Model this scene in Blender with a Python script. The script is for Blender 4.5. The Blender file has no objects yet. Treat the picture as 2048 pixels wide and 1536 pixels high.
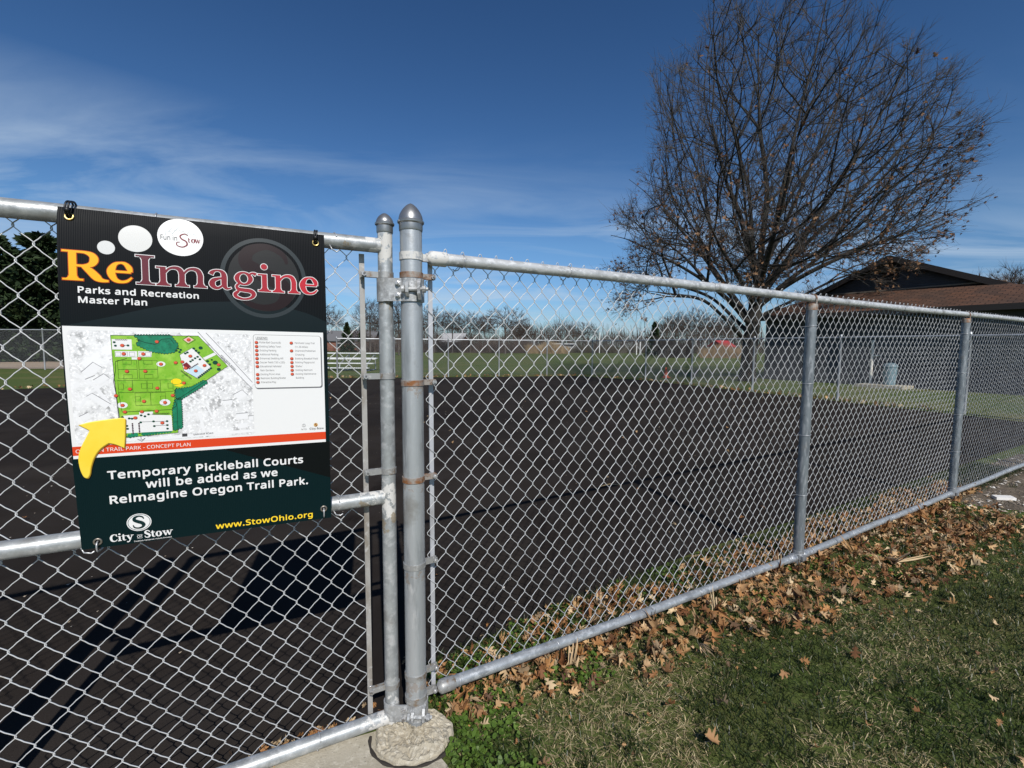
import bpy, bmesh, math, random, os
import numpy as np
from mathutils import Vector, Matrix
from mathutils.geometry import tessellate_polygon

SC = bpy.context.scene
COL = SC.collection
R = math.radians
rng = np.random.default_rng(7)
random.seed(7)

# ------------------------------------------------------------------ camera
F_PX, H_EYE = 940.0, 1.39
_th, _ph = math.atan(76 / 940), 0.0057
_fw = Vector((0, math.cos(_th), -math.sin(_th)))
_U = Vector((0, math.sin(_th), math.cos(_th)))
_X = Vector((1, 0, 0))
_r = _X * math.cos(_ph) + _U * math.sin(_ph)
_u = _U * math.cos(_ph) - _X * math.sin(_ph)
cam = bpy.data.cameras.new('camera')
cam.sensor_width = 36
cam.lens = 36 * F_PX / 2048
cam.clip_start = 0.05
cam.clip_end = 3000
camo = bpy.data.objects.new('camera', cam)
COL.objects.link(camo)
M = Matrix((_r, _u, -_fw)).transposed().to_4x4()
M.translation = Vector((0, 0, H_EYE))
camo.matrix_world = M
SC.camera = camo

# ------------------------------------------------------------------ sun, sky, exposure
TO_SUN = Vector((0.33, -1.1, 1.0)).normalized()
SUN_EL = math.asin(TO_SUN.z)
SUN_ROT = math.atan2(TO_SUN.x, TO_SUN.y)
sl = bpy.data.lights.new('sun', 'SUN')
sl.energy = 4.6
sl.angle = R(0.53)
sl.color = (1.0, 0.955, 0.89)
so = bpy.data.objects.new('sun', sl)
so.rotation_euler = (-TO_SUN).to_track_quat('-Z', 'Y').to_euler()
so.location = (5, -10, 12)
COL.objects.link(so)

SC.view_settings.view_transform = 'Standard'
SC.view_settings.look = 'None'
SC.view_settings.gamma = 1
SC.view_settings.exposure = 0.0
SC.cycles.max_bounces = 6
SC.cycles.diffuse_bounces = 3
SC.cycles.transparent_max_bounces = 6

W = bpy.data.worlds.new('World')
SC.world = W
W.use_nodes = True
nt = W.node_tree
nt.nodes.clear()


def N(t, typ, **kw):
    n = t.nodes.new(typ)
    for k, v in kw.items():
        if k.startswith('i_'):
            n.inputs[k[2:].replace('_', ' ')].default_value = v
        else:
            setattr(n, k, v)
    return n


def L(t, a, b):
    t.links.new(a, b)


sky = N(nt, 'ShaderNodeTexSky', sky_type='NISHITA', sun_disc=False, sun_elevation=SUN_EL,
        sun_rotation=SUN_ROT, altitude=300, air_density=1.0, dust_density=0.35, ozone_density=3.0)
bg = N(nt, 'ShaderNodeBackground', i_Strength=0.1)
out = N(nt, 'ShaderNodeOutputWorld')
tc = N(nt, 'ShaderNodeTexCoord')
# thin cirrus: the view direction projected on a high flat layer, streaked noise
sep = N(nt, 'ShaderNodeSeparateXYZ')
L(nt, tc.outputs['Generated'], sep.inputs[0])
zc = N(nt, 'ShaderNodeMath', operation='MAXIMUM')
L(nt, sep.outputs['Z'], zc.inputs[0]); zc.inputs[1].default_value = 0.03
za = N(nt, 'ShaderNodeMath', operation='ADD')
L(nt, zc.outputs[0], za.inputs[0]); za.inputs[1].default_value = 0.12
dx = N(nt, 'ShaderNodeMath', operation='DIVIDE'); L(nt, sep.outputs['X'], dx.inputs[0]); L(nt, za.outputs[0], dx.inputs[1])
dy = N(nt, 'ShaderNodeMath', operation='DIVIDE'); L(nt, sep.outputs['Y'], dy.inputs[0]); L(nt, za.outputs[0], dy.inputs[1])
cmb = N(nt, 'ShaderNodeCombineXYZ'); L(nt, dx.outputs[0], cmb.inputs[0]); L(nt, dy.outputs[0], cmb.inputs[1])
mp = N(nt, 'ShaderNodeMapping'); mp.inputs['Rotation'].default_value = (0, 0, R(18)); mp.inputs['Scale'].default_value = (0.75, 1.9, 1)
mp.inputs['Location'].default_value = (3.55, 1.2, 0)
L(nt, cmb.outputs[0], mp.inputs[0])
n1 = N(nt, 'ShaderNodeTexNoise', i_Scale=0.9, i_Detail=7.0, i_Roughness=0.58, i_Distortion=0.9)
L(nt, mp.outputs[0], n1.inputs['Vector'])
n2 = N(nt, 'ShaderNodeTexNoise', i_Scale=0.32, i_Detail=2.0)
L(nt, mp.outputs[0], n2.inputs['Vector'])
r1 = N(nt, 'ShaderNodeMapRange', i_From_Min=0.42, i_From_Max=0.74); L(nt, n1.outputs[0], r1.inputs[0])
r2 = N(nt, 'ShaderNodeMapRange', i_From_Min=0.30, i_From_Max=0.54); L(nt, n2.outputs[0], r2.inputs[0])
mu = N(nt, 'ShaderNodeMath', operation='MULTIPLY'); L(nt, r1.outputs[0], mu.inputs[0]); L(nt, r2.outputs[0], mu.inputs[1])
wz = N(nt, 'ShaderNodeMapRange', i_From_Min=.40, i_From_Max=.24); L(nt, sep.outputs['Z'], wz.inputs[0])
mu_ = N(nt, 'ShaderNodeMath', operation='MULTIPLY'); L(nt, mu.outputs[0], mu_.inputs[0]); L(nt, wz.outputs[0], mu_.inputs[1]); mu = mu_
mu2 = N(nt, 'ShaderNodeMath', operation='MULTIPLY'); L(nt, mu.outputs[0], mu2.inputs[0]); mu2.inputs[1].default_value = 0.85
mix = N(nt, 'ShaderNodeMixRGB')
# steeper, more saturated blue as in the thin dry air of the photograph
k1 = N(nt, 'ShaderNodeMixRGB', blend_type='MULTIPLY'); k1.inputs[0].default_value = 1; k1.inputs[2].default_value = (.085, .085, .085, 1)
L(nt, sky.outputs[0], k1.inputs[1])
gm = N(nt, 'ShaderNodeGamma', i_Gamma=1.30); L(nt, k1.outputs[0], gm.inputs[0])
hsv = N(nt, 'ShaderNodeHueSaturation', i_Saturation=1.10, i_Value=13.8)
L(nt, gm.outputs[0], hsv.inputs['Color'])
hz = N(nt, 'ShaderNodeMapRange', i_From_Min=.20, i_From_Max=0.02); L(nt, sep.outputs['Z'], hz.inputs[0])
hm = N(nt, 'ShaderNodeMixRGB', blend_type='MULTIPLY'); hm.inputs[2].default_value = (.46, .60, .84, 1)
L(nt, hz.outputs[0], hm.inputs[0]); L(nt, hsv.outputs[0], hm.inputs[1])
L(nt, hm.outputs[0], mix.inputs[1]); mix.inputs[2].default_value = (5.0, 6.2, 7.6, 1)
L(nt, mu2.outputs[0], mix.inputs[0])
L(nt, mix.outputs[0], bg.inputs['Color'])
L(nt, bg.outputs[0], out.inputs['Surface'])


# ------------------------------------------------------------------ helpers: objects
def tag(o, label=None, cat=None, group=None, kind=None):
    if label: o['label'] = label
    if cat: o['category'] = cat
    if group: o['group'] = group
    if kind: o['kind'] = kind
    return o


def thing(name, loc, label, cat, group=None):
    o = bpy.data.objects.new(name, None)
    o.empty_display_size = 0.1
    o.location = loc
    COL.objects.link(o)
    return tag(o, label, cat, group)


def wloc(o):
    v = Vector(o.location)
    while o.parent is not None:
        o = o.parent
        v += Vector(o.location)
    return v


class MB:
    """collects pieces in world coordinates, builds one mesh"""
    def __init__(s):
        s.v = []; s.n = 0; s.f = {}      # faces by size

    def add(s, verts, faces):
        verts = np.asarray(verts, float).reshape(-1, 3)
        for f in faces if isinstance(faces, list) else [faces]:
            f = np.asarray(f, int)
            if f.size == 0: continue
            if f.ndim == 1: f = f[None]
            s.f.setdefault(f.shape[1], []).append(f + s.n)
        s.v.append(verts); s.n += len(verts)
        return s

    def box(s, c, d, rz=0.0, ax=None):
        """centre c, full size d; ax: 3 unit axes or a turn about z"""
        if ax is None:
            ca, sa = math.cos(rz), math.sin(rz)
            ax = ((ca, sa, 0), (-sa, ca, 0), (0, 0, 1))
        ax = np.array(ax, float)
        k = np.array([[x, y, z] for z in (-.5, .5) for y in (-.5, .5) for x in (-.5, .5)]) * np.array(d)
        v = np.array(c) + k @ ax
        return s.add(v, np.array([[0, 2, 3, 1], [4, 5, 7, 6], [0, 1, 5, 4], [2, 6, 7, 3], [0, 4, 6, 2], [1, 3, 7, 5]]))

    def tube(s, path, r, n=8, caps=True, closed=False):
        P = np.asarray(path, float); m = len(P)
        r = np.broadcast_to(np.asarray(r, float), (m,))
        if closed:
            T = np.roll(P, -1, 0) - np.roll(P, 1, 0)
        else:
            T = np.gradient(P, axis=0)
        T /= np.linalg.norm(T, axis=1)[:, None] + 1e-12
        a = np.array([0, 0, 1.]) if abs(T[0][2]) < .9 else np.array([1., 0, 0])
        u = np.cross(T[0], a); u /= np.linalg.norm(u)
        V = np.zeros((m, n, 3)); ang = np.arange(n) * 2 * math.pi / n
        for i in range(m):
            u = u - T[i] * (u @ T[i]); u /= np.linalg.norm(u) + 1e-12
            w = np.cross(T[i], u)
            V[i] = P[i] + r[i] * (np.cos(ang)[:, None] * u + np.sin(ang)[:, None] * w)
        i = np.arange(m if closed else m - 1)[:, None]; j = np.arange(n)[None]
        i2 = (i + 1) % m
        q = np.stack([i * n + j, i * n + (j + 1) % n, i2 * n + (j + 1) % n, i2 * n + j], -1).reshape(-1, 4)
        fs = [q]
        if caps and not closed:
            fs += [np.arange(n)[::-1], (m - 1) * n + np.arange(n)]
        return s.add(V.reshape(-1, 3), fs)

    def lathe(s, prof, base, n=20, axis=(0, 0, 1)):
        """prof: (radius, height) along axis from base"""
        A = Vector(axis).normalized()
        a = Vector((1, 0, 0)) if abs(A.x) < .9 else Vector((0, 1, 0))
        u = A.cross(a).normalized(); w = A.cross(u)
        A, u, w = map(np.array, (A, u, w)); m = len(prof)
        ang = np.arange(n) * 2 * math.pi / n
        V = [np.array(base) + A * h + max(r, 1e-5) * (np.cos(ang)[:, None] * u + np.sin(ang)[:, None] * w) for r, h in prof]
        i = np.arange(m - 1)[:, None]; j = np.arange(n)[None]
        q = np.stack([i * n + j, i * n + (j + 1) % n, (i + 1) * n + (j + 1) % n, (i + 1) * n + j], -1).reshape(-1, 4)
        return s.add(np.concatenate(V), [q, np.arange(n)[::-1], (m - 1) * n + np.arange(n)])

    def prism(s, poly, z0, z1):
        """flat outline (x,y) pushed from z0 to z1"""
        n = len(poly)
        v = [(x, y, z0) for x, y in poly] + [(x, y, z1) for x, y in poly]
        q = np.array([[i, (i + 1) % n, n + (i + 1) % n, n + i] for i in range(n)])
        return s.add(v, [q, np.arange(n)[::-1], n + np.arange(n)])

    def build(s, name, mat, parent=None, smooth=False, kind=None, label=None):
        me = bpy.data.meshes.new(name)
        v = np.concatenate(s.v) if s.v else np.zeros((0, 3))
        if parent is not None:
            v = v - np.array(wloc(parent))
        ks = sorted(s.f)
        F = [np.concatenate(s.f[k]) for k in ks]
        tot = np.concatenate([np.full(len(f), k) for k, f in zip(ks, F)]).astype(np.int32)
        lp = np.concatenate([f.ravel() for f in F]).astype(np.int32)
        st = np.concatenate([[0], np.cumsum(tot)[:-1]]).astype(np.int32)
        me.vertices.add(len(v)); me.vertices.foreach_set('co', v.astype(np.float32).ravel())
        me.loops.add(len(lp)); me.loops.foreach_set('vertex_index', lp)
        me.polygons.add(len(tot)); me.polygons.foreach_set('loop_start', st)
        try: me.polygons.foreach_set('loop_total', tot)
        except Exception: pass
        me.update(calc_edges=True)
        me.polygons.foreach_set('use_smooth', np.full(len(tot), bool(smooth)))
        if smooth:
            if smooth != 'all':
                try: me.set_sharp_from_angle(angle=R(40))
                except Exception: pass
        me.materials.append(mat)
        o = bpy.data.objects.new(name, me)
        COL.objects.link(o)
        if parent is not None: o.parent = parent
        if kind: o['kind'] = kind
        if label: o['label'] = label
        return o


def copy_tree(o, loc=None, rz=None, sc=None, label=None):
    c = o.copy(); COL.objects.link(c)
    if loc is not None: c.location = loc
    if rz is not None: c.rotation_euler = (0, 0, rz)
    if sc is not None: c.scale = sc if hasattr(sc, '__len__') else (sc,) * 3
    if label: c['label'] = label
    for ch in list(o.children):
        d = ch.copy(); COL.objects.link(d); d.parent = c
        for g in list(ch.children):
            e = g.copy(); COL.objects.link(e); e.parent = d
    return c


# ------------------------------------------------------------------ helpers: materials
def mat(name, color=(.5, .5, .5), rough=.6, metal=0.0, spec=.5, noise=None, bump=None, coat=0.0):
    """noise: list of (scale, colour2, lo, hi[, stretch]) mixed over the base by noise; bump: (scale, strength[, stretch])"""
    m = bpy.data.materials.new(name); m.use_nodes = True
    t = m.node_tree; b = t.nodes['Principled BSDF']
    b.inputs['Base Color'].default_value = (*color, 1)
    b.inputs['Roughness'].default_value = rough
    b.inputs['Metallic'].default_value = metal
    b.inputs['Specular IOR Level'].default_value = spec
    b.inputs['Coat Weight'].default_value = coat
    tcn = N(t, 'ShaderNodeTexCoord')
    src = None
    for e in noise or []:
        sc, c2, lo, hi = e[:4]; st = e[4] if len(e) > 4 else (1, 1, 1)
        mpn = N(t, 'ShaderNodeMapping'); mpn.inputs['Scale'].default_value = st
        mpn.inputs['Location'].default_value = (random.random() * 9, random.random() * 9, random.random() * 9)
        L(t, tcn.outputs['Object'], mpn.inputs[0])
        nz = N(t, 'ShaderNodeTexNoise', i_Scale=sc, i_Detail=6.0, i_Roughness=.6)
        L(t, mpn.outputs[0], nz.inputs['Vector'])
        mr = N(t, 'ShaderNodeMapRange', i_From_Min=lo, i_From_Max=hi)
        L(t, nz.outputs[0], mr.inputs[0])
        mx = N(t, 'ShaderNodeMixRGB'); mx.inputs[2].default_value = (*c2, 1)
        L(t, mr.outputs[0], mx.inputs[0])
        if src is None: mx.inputs[1].default_value = (*color, 1)
        else: L(t, src, mx.inputs[1])
        src = mx.outputs[0]
    if src is not None: L(t, src, b.inputs['Base Color'])
    if bump:
        mpn = N(t, 'ShaderNodeMapping'); mpn.inputs['Scale'].default_value = bump[2] if len(bump) > 2 else (1, 1, 1)
        L(t, tcn.outputs['Object'], mpn.inputs[0])
        nz = N(t, 'ShaderNodeTexNoise', i_Scale=bump[0], i_Detail=5.0)
        L(t, mpn.outputs[0], nz.inputs['Vector'])
        bp = N(t, 'ShaderNodeBump', i_Strength=bump[1], i_Distance=.6 / bump[0])
        L(t, nz.outputs[0], bp.inputs['Height']); L(t, bp.outputs[0], b.inputs['Normal'])
    m['_src'] = 0
    return m


def island_mat(name, cols, rough=.7, trans=0.0, spec=.25):
    """colour picked per loose piece (leaf, blade) from a ramp"""
    m = bpy.data.materials.new(name); m.use_nodes = True
    t = m.node_tree; b = t.nodes['Principled BSDF']
    g = N(t, 'ShaderNodeNewGeometry')
    cr = N(t, 'ShaderNodeValToRGB'); e = cr.color_ramp.elements
    while len(e) < len(cols): e.new(.5)
    for i, c in enumerate(cols):
        e[i].position = i / max(1, len(cols) - 1); e[i].color = (*c, 1)
    L(t, g.outputs['Random Per Island'], cr.inputs[0]); L(t, cr.outputs[0], b.inputs['Base Color'])
    b.inputs['Roughness'].default_value = rough; b.inputs['Specular IOR Level'].default_value = spec
    if trans:
        tr = N(t, 'ShaderNodeBsdfTranslucent'); L(t, cr.outputs[0], tr.inputs[0])
        ms = N(t, 'ShaderNodeMixShader'); ms.inputs[0].default_value = trans
        L(t, b.outputs[0], ms.inputs[1]); L(t, tr.outputs[0], ms.inputs[2])
        L(t, ms.outputs[0], t.nodes['Material Output'].inputs[0])
    return m


def paint_spots(m, pts, color=(.78, .77, .73), rad=.055, nscale=38.0, amt=1.0, rough=.75):
    """peeling patches round the given world points, over whatever the material has"""
    t = m.node_tree; b = t.nodes['Principled BSDF']
    geo = N(t, 'ShaderNodeNewGeometry')
    best = None
    for p, rr in pts:
        vd = N(t, 'ShaderNodeVectorMath', operation='DISTANCE'); vd.inputs[1].default_value = p
        L(t, geo.outputs['Position'], vd.inputs[0])
        dv = N(t, 'ShaderNodeMath', operation='DIVIDE'); dv.inputs[1].default_value = rr
        L(t, vd.outputs['Value'], dv.inputs[0])
        if best is None: best = dv.outputs[0]
        else:
            mn = N(t, 'ShaderNodeMath', operation='MINIMUM'); L(t, best, mn.inputs[0]); L(t, dv.outputs[0], mn.inputs[1]); best = mn.outputs[0]
    flo = N(t, 'ShaderNodeMath', operation='MAXIMUM'); flo.inputs[1].default_value = .50; L(t, best, flo.inputs[0]); best = flo.outputs[0]
    nz = N(t, 'ShaderNodeTexNoise', i_Scale=nscale, i_Detail=6.0, i_Roughness=.65)
    L(t, geo.outputs['Position'], nz.inputs['Vector'])
    sc = N(t, 'ShaderNodeMath', operation='MULTIPLY_ADD'); sc.inputs[1].default_value = -3.6; sc.inputs[2].default_value = 1.95
    L(t, nz.outputs[0], sc.inputs[0])
    ad = N(t, 'ShaderNodeMath', operation='ADD'); L(t, best, ad.inputs[0]); L(t, sc.outputs[0], ad.inputs[1])
    mr = N(t, 'ShaderNodeMapRange', i_From_Min=.80, i_From_Max=.70, i_To_Max=amt); L(t, ad.outputs[0], mr.inputs[0])
    bc = b.inputs['Base Color']
    mx = N(t, 'ShaderNodeMixRGB'); mx.inputs[2].default_value = (*color, 1)
    L(t, mr.outputs[0], mx.inputs[0])
    if bc.links: L(t, bc.links[0].from_socket, mx.inputs[1])
    else: mx.inputs[1].default_value = bc.default_value[:]
    L(t, mx.outputs[0], bc)
    for key, val in (('Metallic', 0.0), ('Roughness', rough)):
        s_ = b.inputs[key]
        mm = N(t, 'ShaderNodeMix'); mm.data_type = 'FLOAT'
        L(t, mr.outputs[0], mm.inputs[0])
        if s_.links: L(t, s_.links[0].from_socket, mm.inputs[2])
        else: mm.inputs[2].default_value = s_.default_value
        mm.inputs[3].default_value = val
        L(t, mm.outputs[0], s_)
    return m


def galv(name, base=(.37, .39, .41), dark=(.22, .235, .25), light=(.55, .57, .58), rough=.42, metal=.55, st=(1, 1, .22)):
    return mat(name, base, rough, metal, noise=[(26, dark, .46, .66, st), (70, light, .50, .64, st), (9, (.25, .245, .23), .58, .72), (34, (.09, .085, .08), .70, .74)], bump=(180, .12))


M_PIPE = galv('galvanised_pipe')
M_PIPE_H = galv('galvanised_rail', st=(.4, .4, 1))
M_BAND = mat('band_steel', (.34, .34, .33), .5, .5, noise=[(30, (.22, .15, .09), .56, .68), (60, (.5, .5, .48), .55, .7)])
M_RUSTY = mat('rusted_band', (.30, .27, .24), .65, .3, noise=[(22, (.24, .10, .035), .44, .6), (70, (.12, .06, .03), .55, .7)])
M_CAP = mat('cap_cast', (.33, .335, .335), .36, .75, noise=[(18, (.2, .2, .2), .5, .75)], bump=(120, .05))
M_WIRE = mat('wire_zinc', (.60, .61, .61), .45, .25, noise=[(5, (.46, .47, .47), .46, .66), (30, (.50, .46, .40), .62, .74)])
M_TIE = mat('tie_aluminium', (.5, .51, .52), .4, .6)
M_BOLT = mat('bolt_zinc', (.5, .5, .5), .4, .6, noise=[(80, (.2, .17, .14), .5, .65)])
M_BARW = mat('tension_bar_steel', (.37, .36, .34), .55, .25, noise=[(14, (.24, .21, .17), .48, .66, (1, 1, .3)), (50, (.48, .47, .45), .55, .7)])
M_BARW2 = mat('tension_bar_zinc', (.5, .51, .54), .5, .3, noise=[(14, (.36, .36, .37), .5, .7, (1, 1, .3))])

# ------------------------------------------------------------------ setting: ground, court, concrete
FD = np.array([.861, .5085]); FD /= np.linalg.norm(FD)     # fence direction on the ground
FN = np.array([-FD[1], FD[0]])                             # away from the camera side
P0 = np.array([-.343, 1.616]); P1 = np.array([1.830, 2.899]); P2 = np.array([4.037, 4.145])
P3 = P2 + FD * 2.53; P4 = P3 + FD * 2.53


def lawn_material(name, far=False):
    m = bpy.data.materials.new(name); m.use_nodes = True
    t = m.node_tree; b = t.nodes['Principled BSDF']; b.inputs['Roughness'].default_value = .9
    b.inputs['Specular IOR Level'].default_value = .15
    g = N(t, 'ShaderNodeNewGeometry')
    def nz(sc, d=5.0, st=(1, 1, 1)):
        mpn = N(t, 'ShaderNodeMapping'); mpn.inputs['Scale'].default_value = st
        L(t, g.outputs['Position'], mpn.inputs[0])
        n = N(t, 'ShaderNodeTexNoise', i_Scale=sc, i_Detail=d, i_Roughness=.65); L(t, mpn.outputs[0], n.inputs['Vector']); return n.outputs[0]
    def mr(s, a, c):
        n = N(t, 'ShaderNodeMapRange', i_From_Min=a, i_From_Max=c); L(t, s, n.inputs[0]); return n.outputs[0]
    def mx(f, a, c):
        n = N(t, 'ShaderNodeMixRGB'); L(t, f, n.inputs[0])
        for k, v in ((1, a), (2, c)):
            if isinstance(v, tuple): n.inputs[k].default_value = (*v, 1)
            else: L(t, v, n.inputs[k])
        return n.outputs[0]
    c = mx(mr(nz(60, 4), .38, .66), (.045, .072, .014), (.105, .135, .036))
    c = mx(mr(nz(.35, 6), .46, .70), c, (.135, .125, .045))
    c = mx(mr(nz(9, 6), .62, .78), c, (.20, .165, .085))
    # tan infield of the ball field far on the left
    sx = N(t, 'ShaderNodeSeparateXYZ'); L(t, g.outputs['Position'], sx.inputs[0])
    L(t, c, b.inputs['Base Color'])
    bp = N(t, 'ShaderNodeBump', i_Strength=.8, i_Distance=.012); L(t, nz(70, 4), bp.inputs['Height']); L(t, bp.outputs[0], b.inputs['Normal'])
    return m


g = MB()
S_ = 900.0
g.add([(-S_, -60, 0), (S_, -60, 0), (S_, S_, 0), (-S_, S_, 0)], np.array([[0, 1, 2, 3]]))
g.build('lawn', lawn_material('lawn'), kind='structure')

asph = mat('asphalt', (.0265, .0215, .0180), .95, spec=.03, noise=[(.55, (.036, .030, .0255), .48, .64, (.22, 3.2, 1)), (1.1, (.014, .011, .0095), .54, .68, (3.0, .25, 1)), (.9, (.034, .029, .026), .60, .70), (2.2, (.032, .027, .024), .42, .66), (260, (.062, .055, .050), .58, .72), (340, (.008, .007, .0065), .55, .68), (.35, (.019, .016, .0145), .45, .7)], bump=(420, .75))
# the court: a rectangle skewed to the fence, its near edge half a metre behind the fence fabric
near = lambda s_, d: P0 + FD * s_ + FN * d
g = MB()
court = [near(-3.6, .10), near(-.3, .075), near(.02, .03), near(.04, .28), near(.8, .37), near(2.2, .46), near(3.6, .44), near(9, .45), near(12.2, .45)]
court += [(9.42, 9.85), (7.45, 14.7), (5.45, 19.6), (2.9, 22.0), (-7.7, 19.5), (-15.2, 13.95), (-24, 9.3), (-20, -6)]
court = [tuple(p) for p in court]
g.add([(x, y, .006) for x, y in court], np.arange(len(court)))
o = g.build('asphalt_court', asph, kind='structure')

# ball field dirt seen past the court on the left
dirt = mat('infield_dirt', (.36, .27, .185), .95, noise=[(.8, (.28, .21, .14), .4, .65), (8, (.42, .33, .24), .5, .7)])
g = MB(); g.add([(-70, 44, .012), (-70, 25, .012), (-26, 25.5, .012), (-19, 27, .012), (-15.5, 31, .012), (-16, 38, .012), (-22, 45, .012)], np.arange(7))
g.build('infield', dirt, kind='structure')

conc = mat('concrete', (.40, .36, .28), .9, noise=[(5, (.30, .27, .20), .42, .66), (45, (.50, .46, .37), .5, .7), (110, (.18, .16, .12), .60, .72)], bump=(160, .5))
g = MB()
a = near(-2.9, -.02); b_ = near(-.02, -.02)
slab = [tuple(near(-2.9, .085)), tuple(near(-2.9, -1.6)), tuple(near(-.12, -1.5)), tuple(near(.005, -.75)), tuple(near(.03, -.22)), tuple(near(-.02, .02)), tuple(near(-.3, .062))]
g.prism(slab, -.05, .012)
g.build('concrete_apron', conc, kind='structure')
# round post footing, rough and chipped, standing a little proud of the apron
fm = mat('footing_concrete', (.40, .36, .275), .95, noise=[(7, (.30, .26, .19), .45, .65), (60, (.52, .48, .39), .5, .68), (24, (.24, .19, .12), .62, .74)], bump=(140, .8))
g = MB(); c0 = P0 + np.array([.0, -.055]); n = 84
rings = []
prof = [(.130, -.03), (.130, .010), (.128, .020), (.122, .026)] + [(.122 - .122 * k / 16, .027 + .006 * (k / 16)) for k in range(1, 17)]
for k, (rr, zz) in enumerate(prof):
    ring = []
    for j in range(n):
        a_ = j * 2 * math.pi / n
        q = max(rr, .0008) * (1 + .035 * math.sin(3 * a_ + .6) + .02 * math.sin(7 * a_) + .012 * math.sin(17 * a_ + 1) + (.006 * rng.normal() if 0 < k < 5 else 0))
        x_, y_ = c0[0] + q * math.cos(a_) * 1.05, c0[1] + q * math.sin(a_) * .92
        dz_ = .0055 * math.sin(x_ * 47 + 1.3 * math.sin(y_ * 61)) * math.sin(y_ * 53 + x_ * 20) + .0022 * rng.normal() if k > 2 else 0
        if k > 4 and math.sin(x_ * 95 + y_ * 40) > .93: dz_ -= .006
        ring.append((x_, y_, zz + dz_))
    rings.append(ring)
V = np.array(rings).reshape(-1, 3)
q = [[i * n + j, i * n + (j + 1) % n, (i + 1) * n + (j + 1) % n, (i + 1) * n + j] for i in range(len(rings) - 1) for j in range(n)]
g.add(V, np.array(q))
tag(g.build('post_footing', fm), 'round chipped concrete footing at the foot of the thick gate post', 'footing')

g = MB(); g.tube([(c0[0] + .142 * math.cos(a_) * 1.05, c0[1] + .142 * math.sin(a_) * .92, .011) for a_ in np.linspace(math.pi * 1.02, math.pi * 1.93, 24)], [.006 + .002 * math.sin(k * 1.7) for k in range(24)], 5)
g.build('footing_joint', mat('joint_dirt', (.03, .025, .02), .95), kind='structure')

# bare earth and stone chips by the far end of the near fence
soil = mat('bare_earth', (.10, .075, .05), .95, noise=[(6, (.16, .125, .085), .45, .65), (60, (.05, .04, .03), .5, .65)], bump=(40, .8))
g = MB(); pl = [near(4.95, .05), near(5.2, -.35), near(5.6, -.62), near(6.4, -.75), near(8.2, -.9), near(8.4, .3), near(5.3, .3)]
g.add([(x, y, .004) for x, y in pl], np.arange(len(pl)))
g.build('bare_ground', soil, kind='structure')

# ------------------------------------------------------------------ near fence and gate
def p3(p, z): return (p[0], p[1], z)


def chain_link(mb, A, B, z0, z1, w, h, r=.0018, off=0.0, sub=4, nn=4, bow=.03, phase=0.0, knuckle=None, zfun=None):
    """woven fabric between ground points A and B: one bent wire per half diamond"""
    A = np.array(A, float); B = np.array(B, float); Ln = np.linalg.norm(B - A); d = (B - A) / Ln
    nrm = np.array([-d[1], d[0]])
    w2, h2 = w / 2, h / 2
    K = int(Ln / w2); J = int(round((z1 - z0) / h2))
    d3 = np.array([d[0], d[1], 0]); n3 = np.array([nrm[0], nrm[1], 0])
    for k in range(K):
        dl = .072                                            # straight twist at each joint
        fr_ = np.array([0, dl, .30, .5, .70, 1 - dl]) if sub > 2 else np.array([0, dl, 1 - dl])
        t = (np.arange(J)[:, None] + fr_[None]).ravel(); t = np.append(t, J)
        j = np.floor(t + 1e-6).astype(int); fr = np.clip(t - j, 0, 1)
        right = ((j + k) % 2 == 0)
        s0 = np.where(right, 1.0, 0.0); s1 = 1 - s0
        ov = r * .95 / w2
        fe = np.clip((fr - dl) / (1 - 2 * dl), 0, 1)
        fe = fe + bow * np.sin(2 * math.pi * fe)              # rounded bends
        u = s0 + (s1 - s0) * fe
        u = u + np.where(u > .5, ov, -ov)
        dep = np.where(right, -1, 1) * np.clip(np.sin(math.pi * fr) * 2.4, 0, 1) * 1.25 * r
        zz = z0 + t * h2
        s = (k + u) * w2 + phase
        if zfun is not None: zz = zfun(s, zz)
        P = np.array([A[0], A[1], 0]) + s[:, None] * d3 + (off + dep)[:, None] * n3
        P[:, 2] = zz
        m = len(P)
        T = np.gradient(P, axis=0); T /= np.linalg.norm(T, axis=1)[:, None]
        a_ = np.cross(T, n3); a_ /= np.linalg.norm(a_, axis=1)[:, None] + 1e-9
        b_2 = np.cross(T, a_)
        ang = np.arange(nn) * 2 * math.pi / nn + math.pi / 4
        V = P[:, None] + r * (np.cos(ang)[None, :, None] * a_[:, None] + np.sin(ang)[None, :, None] * b_2[:, None])
        i = np.arange(m - 1)[:, None]; jj = np.arange(nn)[None]
        q = np.stack([i * nn + jj, i * nn + (jj + 1) % nn, (i + 1) * nn + (jj + 1) % nn, (i + 1) * nn + jj], -1).reshape(-1, 4)
        mb.add(V.reshape(-1, 3), q)
    if knuckle:                                              # turned-over ends, little hoops above the rail
        for k in range(K - 1):
            if (J + k) % 2: continue
            c = np.array([A[0], A[1], 0]) + ((k + 1) * w2 + phase) * d3 + off * n3; zk = z0 + J * h2 + .0145
            a_ = np.linspace(-.25, math.pi + .25, 9); wk = .0085 + .0015 * rng.normal(); hk = .021 + .002 * rng.normal()
            mb.tube(c + np.cos(a_)[:, None] * wk * d3 + np.sin(a_)[:, None] * np.array([0, 0, hk]) + np.array([0, 0, zk]) - (np.sin(a_) * .004 - .001)[:, None] * n3 + d3 * .003 * rng.normal(), r, 4, caps=False)
    return mb


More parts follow.
